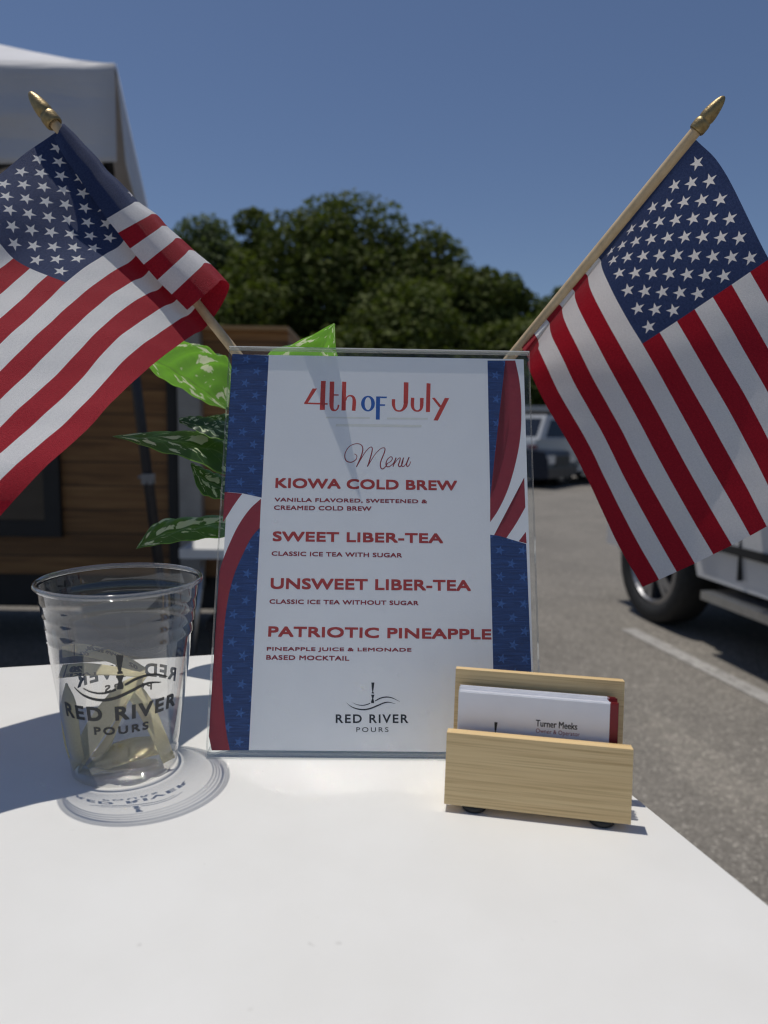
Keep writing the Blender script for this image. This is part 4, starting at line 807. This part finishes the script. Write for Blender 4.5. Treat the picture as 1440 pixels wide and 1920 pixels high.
    bm = bmesh.new(); add_box(bm, Lf - 0.1, Lf + 0.012, -hwid + 0.5, hwid - 0.5, zb + 0.28, zt - 0.20, M); bmobj('grille', bm, M_trim, root, bevel=0.02)
    for x0, x1, nm in ((Lf - 0.2, Lf + 0.03, 'front_bumper'), (Lr - 0.08, Lr + 0.2, 'rear_bumper')):
        bm = bmesh.new(); add_box(bm, x0, x1, -hwid + 0.04, hwid - 0.04, zb + 0.02, zb + 0.24, M); bmobj(nm, bm, pm if kind != 'suv' else M_trim, root, bevel=0.05)
    return root
# the pickup at the right: its far (front) wheel stands just beyond the painted line
pf = Vector((-0.18, 0.984, 0)); pl = Vector((-pf.y, pf.x, 0)); pc = Vector((1.865, 4.80, 0)) - pf * 1.86 - pl * 0.95
vehicle('pickup_truck', 'white pickup truck parked beyond the painted line, half hidden by the right flag', 'pickup truck', (pc.x, pc.y), pf, 'pickup', paint('white_paint', (0.62, 0.62, 0.62)))
sf = Vector((0.80, 0.60, 0)).normalized(); sl_ = Vector((-sf.y, sf.x, 0)); scn = atz(1049, 910, 0) + sf * 1.42 + sl_ * 0.79
vehicle('suv', 'silver off-road wagon parked far back between the sign and the flag', 'car', (scn.x, scn.y), sf, 'suv', paint('silver_paint', (0.42, 0.43, 0.44), 0.3))
nf = Vector((0.82, -0.57, 0)).normalized(); ncn = atz(1022, 916, 0) - nf * 2.15 + Vector((-nf.y, nf.x, 0)) * 0.6
vehicle('sedan', 'dark navy car whose nose shows in front of the silver wagon', 'car', (ncn.x, ncn.y), nf, 'sedan', plain('navy_paint', (0.010, 0.014, 0.028), 0.35, spec=0.3, var=0.05))

# ------------------------------------------------------------------ wooden trailer stall in the tent's shade
YW = 4.0
def wx(x, y): p = aty(x, y, YW); return p.x, p.z
xr, zt_ = wx(541, 614); xl = -3.4; zb_ = wx(200, 1078)[1]
trailer = tag(empty('wooden_trailer', (-2.0, YW + 0.8, 0)), 'dark pine clad trailer stall with a black framed window behind the left flag', 'trailer')
def _planks():
    m, t, b, o = newmat('pine_boards')
    co = N(t, 'ShaderNodeTexCoord'); sep = N(t, 'ShaderNodeSeparateXYZ'); t.links.new(co.outputs['Object'], sep.inputs[0])
    zz = math_(t, 'DIVIDE', sep.outputs[2], 0.135); row = math_(t, 'FLOOR', zz); fr = math_(t, 'FRACT', zz)
    wn = N(t, 'ShaderNodeTexWhiteNoise', noise_dimensions='1D'); t.links.new(row, wn.inputs['W'])
    cmb = N(t, 'ShaderNodeCombineXYZ'); t.links.new(math_(t, 'ADD', math_(t, 'MULTIPLY', sep.outputs[0], 1.4), math_(t, 'MULTIPLY', wn.outputs[0], 40)), cmb.inputs[0]); t.links.new(sep.outputs[1], cmb.inputs[1]); t.links.new(math_(t, 'MULTIPLY', sep.outputs[2], 22), cmb.inputs[2])
    n = noise(t, 1.0, 5, cmb.outputs[0], 0.6, 0.8)
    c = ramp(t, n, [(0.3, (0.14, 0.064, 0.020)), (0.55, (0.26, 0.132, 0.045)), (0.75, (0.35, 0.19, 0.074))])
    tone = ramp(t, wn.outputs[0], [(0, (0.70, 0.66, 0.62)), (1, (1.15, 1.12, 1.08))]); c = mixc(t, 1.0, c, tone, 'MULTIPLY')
    vk = N(t, 'ShaderNodeTexVoronoi'); vk.inputs['Scale'].default_value = 1.0
    c2 = N(t, 'ShaderNodeCombineXYZ'); t.links.new(math_(t, 'ADD', math_(t, 'MULTIPLY', sep.outputs[0], 3.0), math_(t, 'MULTIPLY', wn.outputs[0], 17)), c2.inputs[0]); t.links.new(math_(t, 'MULTIPLY', sep.outputs[2], 5.0), c2.inputs[2]); t.links.new(c2.outputs[0], vk.inputs['Vector'])
    c = mixc(t, ramp(t, vk.outputs['Distance'], [(0.05, (1, 1, 1)), (0.13, (0, 0, 0))]), c, (0.055, 0.018, 0.006))
    gap = math_(t, 'LESS_THAN', fr, 0.045); c = mixc(t, gap, c, (0.012, 0.006, 0.003))
    t.links.new(c, b.inputs['Base Color']); b.inputs['Roughness'].default_value = 0.6; add_bump(t, b, math_(t, 'SUBTRACT', n, gap), 0.3, 0.004); return m
M_planks = _planks()
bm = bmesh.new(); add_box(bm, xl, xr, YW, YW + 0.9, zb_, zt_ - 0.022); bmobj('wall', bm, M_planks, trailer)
bm = bmesh.new(); add_box(bm, xl - 0.03, xr + 0.004, YW - 0.05, YW + 0.93, zt_ - 0.0215, zt_); bmobj('roof_board', bm, wood('roof_board_wood', [(0.3, (0.30, 0.17, 0.07)), (0.7, (0.44, 0.27, 0.12))], (3, 40, 40)), trailer)
x0, _ = wx(318, 900); x1, _ = wx(336, 900)
bm = bmesh.new(); add_box(bm, x0, x1, YW - 0.03, YW - 0.002, zb_ - 0.05, zt_ - 0.03); bmobj('door_trim', bm, M_trim, trailer)
x0, _ = wx(343, 900); x1, zz1 = wx(385, 1030)
bm = bmesh.new(); add_box(bm, x0, x1, YW - 0.08, YW - 0.003, zb_ - 0.05, zt_ - 0.03); bmobj('metal_post', bm, plain('weathered_aluminium', (0.30, 0.295, 0.285), 0.5, 0.4, var=0.12, vscale=12), trailer, bevel=0.006)
wx1, wz1 = wx(113, 828); _, wz0 = wx(113, 1006)
win = empty('window', (0, 0, 0), trailer)
fw = 0.09
for a in ((wx1 - 0.9, wx1, wz0, wz0 + fw), (wx1 - 0.9, wx1, wz1 - fw, wz1), (wx1 - fw, wx1, wz0 + fw, wz1 - fw), (wx1 - 0.9, wx1 - 0.9 + fw, wz0 + fw, wz1 - fw)):
    bm = bmesh.new(); add_box(bm, a[0], a[1], YW - 0.035, YW - 0.002, a[2], a[3]); bmobj('frame', bm, M_trim, win)
bm = bmesh.new(); add_box(bm, wx1 - 0.9 + fw, wx1 - fw, YW - 0.012, YW - 0.004, wz0 + fw, wz1 - fw); bmobj('pane', bm, M_glass, win)
bm = bmesh.new(); add_box(bm, xl, xr - 0.05, YW + 0.03, YW + 0.85, zb_ - 0.20, zb_ - 0.002); bmobj('chassis', bm, M_trim, trailer)
for xw in (-2.75, -1.5):
    c = Vector((xw, YW + 0.18, 0.30)); bm = bmesh.new(); add_tube(bm, [c - Vector((0, .1, 0)), c - Vector((0, .08, 0)), c + Vector((0, .08, 0)), c + Vector((0, .1, 0))], [.26, .30, .30, .26], 32); bmobj('wheel', bm, M_tyre, trailer)

# white folding table and an added dark box standing in for the shade under it
ft0 = aty(352, 1010, 3.45); ft1 = aty(352, 1034, 3.42)
ftab = tag(empty('folding_table', (ft0.x + 0.5, 3.6, 0)), 'white plastic folding table in front of the wooden trailer, mostly behind the sign', 'table')
xa, xb = ft0.x, ft0.x + 1.05; zt2 = aty(380, 1022, 3.42).z
M_plastic = plain('white_plastic', (0.72, 0.72, 0.70), 0.45, var=0.04)
bm = bmesh.new(); add_box(bm, xa, xb, 3.30, 3.88, zt2 - 0.045, zt2); bmobj('table_top', bm, M_plastic, ftab, bevel=0.008)
for s, e in (((xa + 0.10, 3.36), (xa + 0.02, 3.36)), ((xa + 0.10, 3.82), (xa + 0.02, 3.82)), ((xb - 0.1, 3.36), (xb - 0.02, 3.36)), ((xb - 0.1, 3.82), (xb - 0.02, 3.82))):
    bm = bmesh.new(); add_tube(bm, [(s[0], s[1], zt2 - 0.046), (e[0], e[1], 0)], 0.013, 10); bmobj('leg', bm, M_metal, ftab)
shade_box = tag(empty('dark_shade_box', (xa + 0.42, 3.62, 0)), 'added black lidded box standing in for the shade under the white folding table', 'box')
bm = bmesh.new(); add_box(bm, xa + 0.12, xa + 0.75, 3.40, 3.80, 0.0, 0.30); bmobj('box_body', bm, M_trim, shade_box, bevel=0.02)
bm = bmesh.new(); add_box(bm, xa + 0.10, xa + 0.77, 3.38, 3.82, 0.301, 0.345); bmobj('lid', bm, M_black, shade_box, bevel=0.012)

# ------------------------------------------------------------------ canopy tent
C0 = dep(215, 117, 2.2); CB = dep(236, 299, 2.2)
fd = Vector((-0.998, 0.0, 0)); fd = Vector((-1, -0.02, 0)).normalized(); bd = Vector((-0.255, 0.967, 0)).normalized(); LT = 2.5
ze, zv = C0.z, CB.z
corners = [C0, C0 + fd * LT, C0 + fd * LT + bd * LT, C0 + bd * LT]
peak = (corners[0] + corners[2]) / 2; peak.z = ze + 0.82
tent = tag(empty('canopy_tent', (peak.x, peak.y, 0)), 'white pop-up canopy tent on dark legs, behind the left flag', 'tent')
def _canvas():
    m, t, b, o = newmat('white_canvas')
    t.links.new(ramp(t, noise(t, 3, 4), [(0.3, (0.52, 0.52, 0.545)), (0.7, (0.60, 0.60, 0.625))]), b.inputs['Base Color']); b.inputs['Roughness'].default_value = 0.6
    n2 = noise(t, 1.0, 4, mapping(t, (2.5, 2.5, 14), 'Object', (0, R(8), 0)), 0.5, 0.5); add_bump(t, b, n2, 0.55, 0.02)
    tl = N(t, 'ShaderNodeBsdfTranslucent'); tl.inputs[0].default_value = (0.62, 0.62, 0.66, 1)
    t.links.new(mix_shader(t, 0.03, b.outputs[0], tl.outputs[0]), o.inputs[0]); return m
M_canvas = _canvas()
V = []; F = []; n = 16
for i in range(n + 1):
    for j in range(n + 1):
        a, b_ = i / n, j / n; p = corners[0] * (1 - a) * (1 - b_) + corners[1] * a * (1 - b_) + corners[2] * a * b_ + corners[3] * (1 - a) * b_
        d = max(abs(2 * a - 1), abs(2 * b_ - 1)); e = min(abs(2 * a - 1), abs(2 * b_ - 1))
        rise = (1 - d); z = ze + 0.82 * (rise ** 1.1) * (1 - 0.12 * (1 - e) * d * 2 * 0.5)
        rc = 0.018 * math.cos(min(1, (1 - d) * 6) * math.pi / 2)
        sag = 0.012 * (1 - e ** 2) * d
        V.append((p.x, p.y, z - sag - rc * 0.3))
for i in range(n):
    for j in range(n): F.append((i * (n + 1) + j, (i + 1) * (n + 1) + j, (i + 1) * (n + 1) + j + 1, i * (n + 1) + j + 1))
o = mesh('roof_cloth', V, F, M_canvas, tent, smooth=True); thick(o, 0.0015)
edge = lambda k, t_: corners[k] * (1 - t_) + corners[(k + 1) % 4] * t_
for k in range(4):
    V = []; F = []; n = 24
    outw = (corners[k] + corners[(k + 1) % 4]) / 2 - Vector((peak.x, peak.y, ze)); outw.z = 0; outw.normalize()
    for i in range(n + 1):
        t_ = i / n; p = edge(k, t_); s_ = 0.012 * (1 - (2 * t_ - 1) ** 2)
        for j in range(15):
            v = j / 14; q = p + outw * (0.004 + 0.022 * v * (1 if 0 < i < n else 1)) ; q = q + outw * (0.002 if k == 3 else 0.008) * math.sin(t_ * 17 + v * 3 + k) * v * (1 - (2 * t_ - 1) ** 4) + outw * (0.003 if k == 3 else 0.012) * math.sin(v * 13 + 2.6 * math.sin(t_ * 4 + k) + k) * math.sin(v * math.pi) * (1 - (2 * t_ - 1) ** 6)
            V.append((q.x, q.y, ze - s_ - 0.004 - (ze - zv) * v - 0.012 * (1 - (2 * t_ - 1) ** 2) * v))
    for i in range(n):
        for j in range(14): F.append((i * 15 + j, (i + 1) * 15 + j, (i + 1) * 15 + j + 1, i * 15 + j + 1))
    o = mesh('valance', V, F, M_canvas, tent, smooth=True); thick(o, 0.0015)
M_leg = plain('dark_tent_steel', (0.035, 0.037, 0.045), 0.4, 0.5, var=0.15, vscale=20)
legtop = dep(240, 312, 2.22); legmid = dep(283, 895, 2.2); legdir = (dep(296, 1043, 2.2) - dep(255, 720, 2.2)).normalized()
legdir = (dep(296, 1043, 2.33) - dep(255, 720, 2.36)).normalized(); lm0 = dep(255, 720, 2.36); legmid = dep(283, 895, 2.345)
legt = lm0 - legdir * ((lm0.z - zv - 0.10) / legdir.z); legb = lm0 - legdir * (lm0.z / legdir.z)
off = legt - corners[0]
for k in range(4):
    c = corners[k]; inw = (Vector((peak.x, peak.y, c.z)) - c).normalized()
    lt = legt if k == 0 else c + inw * 0.12 + Vector((0, 0, zv + 0.1 - ze)); lb_ = legb if k == 0 else Vector((c.x, c.y, 0)) - inw * 0.16
    bm = bmesh.new(); d_ = lb_ - lt; mid_ = lt + d_ * 0.62
    add_tube(bm, [lt, mid_], 0.0175, 4); add_tube(bm, [mid_ - d_.normalized() * 0.02, lb_], 0.0135, 4); bmobj('leg', bm, M_leg, tent)
    cl = lt + d_ * ((lt.z - legmid.z) / (lt.z - lb_.z)); bm = bmesh.new()
    add_box(bm, cl.x - 0.016, cl.x + 0.018, cl.y - 0.019, cl.y + 0.018, cl.z - 0.022, cl.z + 0.012); add_tube(bm, [cl - Vector((0.032, 0, 0)), cl], 0.005, 8)
    bmobj('leg_clamp', bm, plain('grey_clamp', (0.22, 0.22, 0.22), 0.5, 0.3, var=0.1), tent, bevel=0.004)
    c2 = corners[(k + 1) % 4]; a = c + inw * 0.14; i2 = (Vector((peak.x, peak.y, c2.z)) - c2).normalized(); b_ = c2 + i2 * 0.14
    for z0_, z1_ in ((-0.30, -0.62), (-0.62, -0.30)):
        m0 = a.lerp(b_, 0.5)
        bm = bmesh.new(); add_tube(bm, [a + Vector((0, 0, z0_ + 0.10)), m0 + Vector((0, 0, z1_ + 0.10))], 0.011, 6)
        add_tube(bm, [m0 + Vector((0, 0, z1_ + 0.10)), b_ + Vector((0, 0, z0_ + 0.10))], 0.011, 6); bmobj('truss_bar', bm, M_leg, tent)
    bm = bmesh.new(); add_box(bm, lt.x - 0.03, lt.x + 0.03, lt.y - 0.03, lt.y + 0.03, lt.z - 0.22, lt.z - 0.10); bmobj('leg_bracket', bm, M_black, tent, bevel=0.005)

# ------------------------------------------------------------------ trees beyond the parking lot
def _foliage(name, dark, light):
    m, t, b, o = newmat(name)
    gi = N(t, 'ShaderNodeNewGeometry'); r_ = gi.outputs['Random Per Island']
    c = ramp(t, r_, [(0.0, dark), (0.6, tuple((a + b_) / 2 for a, b_ in zip(dark, light))), (1.0, light)])
    big = ramp(t, noise(t, 0.5, 3), [(0.3, (0.8, 0.82, 0.8)), (0.7, (1.15, 1.12, 1.0))]); c = mixc(t, 1.0, c, big, 'MULTIPLY')
    t.links.new(c, b.inputs['Base Color']); b.inputs['Roughness'].default_value = 0.7; b.inputs['Specular IOR Level'].default_value = 0.12
    tl = N(t, 'ShaderNodeBsdfTranslucent'); t.links.new(mixc(t, 1.0, c, (1.3, 1.5, 0.6), 'MULTIPLY'), tl.inputs[0])
    t.links.new(mix_shader(t, 0.22, b.outputs[0], tl.outputs[0]), o.inputs[0]); return m
M_fol = [_foliage('oak_foliage', (0.055, 0.074, 0.020), (0.15, 0.175, 0.050)), _foliage('paler_foliage', (0.070, 0.094, 0.044), (0.17, 0.20, 0.10))]
M_bark = plain('bark', (0.10, 0.075, 0.055), 0.9, var=0.3, vscale=6, bump=0.5, bscale=12)
def tree(name, label, px, Y, ytop, wpx, seed, mat, ybase=None, nclump=60, nleaf=16000, group=None):
    rs = np.random.RandomState(seed); top_ = aty(px, ytop, Y); cx0, ztop_ = top_.x, top_.z; rad = wpx / 2 / FPX * Y
    root = tag(empty(name, (cx0, Y, 0)), label, 'tree', group)
    zlow = 1.2; H = ztop_ - zlow; cen = np.array([cx0, Y, zlow + H * 0.48])
    cl = []
    for i in range(nclump):
        d = rs.normal(size=3); d /= np.linalg.norm(d); rr = rs.uniform(0.45, 0.92)
        z = d[2] * rr; wz = 1.0 - 0.35 * max(0, z) ** 2
        c = cen + np.array([d[0] * rr * rad * wz, d[1] * rr * rad * 0.9 * wz, z * H * 0.52])
        cl.append((c, rs.uniform(0.17, 0.31) * rad + 0.3))
    cl.append((np.array([cx0, Y, ztop_ - 0.16 * rad]), 0.17 * rad)); cl.append((cen, 0.4 * rad))
    cs = np.array([c for c, _ in cl]); rsz = np.array([r_ for _, r_ in cl]); pr_ = rsz ** 2; pr_ /= pr_.sum()
    k = rs.choice(len(cl), nleaf, p=pr_); d = rs.normal(size=(nleaf, 3)); d /= np.linalg.norm(d, axis=1)[:, None]
    rr = rsz[k] * (0.55 + 0.5 * rs.rand(nleaf) ** 0.6); P = cs[k] + d * rr[:, None] * np.array([1.12, 1.0, 0.82])
    sz = rs.uniform(0.10, 0.21, nleaf) * (0.7 + Y / 110)
    nrm = d * 0.6 + rs.normal(size=(nleaf, 3)) * 0.55 + np.array([0, 0, 0.45]); nrm /= np.linalg.norm(nrm, axis=1)[:, None]
    a = np.cross(nrm, rs.normal(size=(nleaf, 3))); a /= np.linalg.norm(a, axis=1)[:, None]; b_ = np.cross(nrm, a)
    V = np.stack([P - a * sz[:, None], P + b_ * sz[:, None] * .6, P + a * sz[:, None], P - b_ * sz[:, None] * .6], 1).reshape(-1, 3)
    me = bpy.data.meshes.new('crown'); me.vertices.add(len(V)); me.vertices.foreach_set('co', V.astype(np.float32).ravel())
    me.loops.add(4 * nleaf); me.loops.foreach_set('vertex_index', np.arange(4 * nleaf, dtype=np.int32)); me.polygons.add(nleaf)
    me.polygons.foreach_set('loop_start', np.arange(0, 4 * nleaf, 4, dtype=np.int32)); me.update(calc_edges=True); me.validate()
    link_mesh('crown', me, mat, root)
    bm = bmesh.new(); tr_ = max(0.12, rad * 0.07)
    tpz = zlow + H * 0.5; add_tube(bm, [(cx0, Y, 0), (cx0 + .1, Y, tpz * .5), (cx0, Y, tpz), (cx0 + .1, Y, zlow + H * 0.8)], [tr_ * 1.2, tr_, tr_ * .75, tr_ * .25], 10)
    for i in range(7):
        c = cs[rs.randint(nclump)]; s0 = Vector((cx0, Y, zlow + H * rs.uniform(.1, .45))); e = Vector(c); add_tube(bm, [s0, s0.lerp(e, .5) + Vector((0, 0, .3)), e], [tr_ * .45, tr_ * .3, tr_ * .1], 6)
    bmobj('trunk', bm, M_bark, root, smooth=True)
    return root
TG = 'trees beyond the parking lot'
tree('oak_tree', 'tallest dark green tree in the middle of the treeline', 640, 40, 372, 350, 1, M_fol[0], nclump=90, nleaf=39000, group=TG)
tree('oak_tree', 'dark green tree with a notched crown right of the tallest tree', 815, 41, 428, 280, 2, M_fol[0], nclump=70, nleaf=30000, group=TG)
tree('oak_tree', 'lower rounded tree at the right end of the main treeline', 918, 40, 500, 190, 3, M_fol[0], nclump=60, nleaf=25500, group=TG)
tree('oak_tree', 'tree with a separate round top rising left of the tallest tree', 475, 43, 390, 150, 4, M_fol[0], nclump=45, nleaf=19500, group=TG)
tree('oak_tree', 'paler grey green tree at the left, beside the curled flag', 385, 47, 418, 260, 5, M_fol[1], nclump=60, nleaf=25500, group=TG)
tree('oak_tree', 'small tree standing apart, seen beside the right flag stick', 1050, 44, 536, 120, 6, M_fol[1], nclump=40, nleaf=13500, group=TG)
tree('oak_tree', 'tree mostly hidden behind the stripes of the right flag', 1220, 42, 560, 260, 7, M_fol[0], nclump=55, nleaf=19500, group=TG)
tree('oak_tree', 'tree hidden behind the tent and the left flag', 120, 46, 470, 320, 8, M_fol[0], nclump=55, nleaf=19500, group=TG)
tree('understorey_tree', 'low dark bushy tree filling the gap under the middle crowns', 720, 36, 520, 360, 9, M_fol[0], nclump=60, nleaf=24000, group=TG)
tree('understorey_tree', 'low dark bushy tree under the left crowns, above the trailer roof', 450, 37, 500, 280, 10, M_fol[0], nclump=50, nleaf=21000, group=TG)
tree('understorey_tree', 'low dark bushy tree under the right crowns, above the far cars', 985, 36, 600, 260, 11, M_fol[0], nclump=50, nleaf=21000, group=TG)

# pale roofed open shed behind the far cars
sh = tag(empty('open_shed', (5.5, 24, 0)), 'low dark open shed with a pale roof edge behind the silver wagon', 'shed')
zr = aty(1010, 761, 24).z; zr2 = aty(1010, 771, 24).z
bm = bmesh.new(); add_box(bm, 3.2, 10.5, 24, 28, zr2, zr); bmobj('roof', bm, plain('pale_roof_metal', (0.42, 0.42, 0.41), 0.6, var=0.1), sh)
bm = bmesh.new(); add_box(bm, 3.3, 10.4, 27.6, 27.8, 0.0, zr2 - 0.002); bmobj('back_wall', bm, M_trim, sh)
for xp in (3.35, 5.8, 8.2, 10.3):
    bm = bmesh.new(); add_box(bm, xp - .06, xp + .06, 24.1, 24.22, 0, zr2 - 0.002); bmobj('post', bm, M_trim, sh)
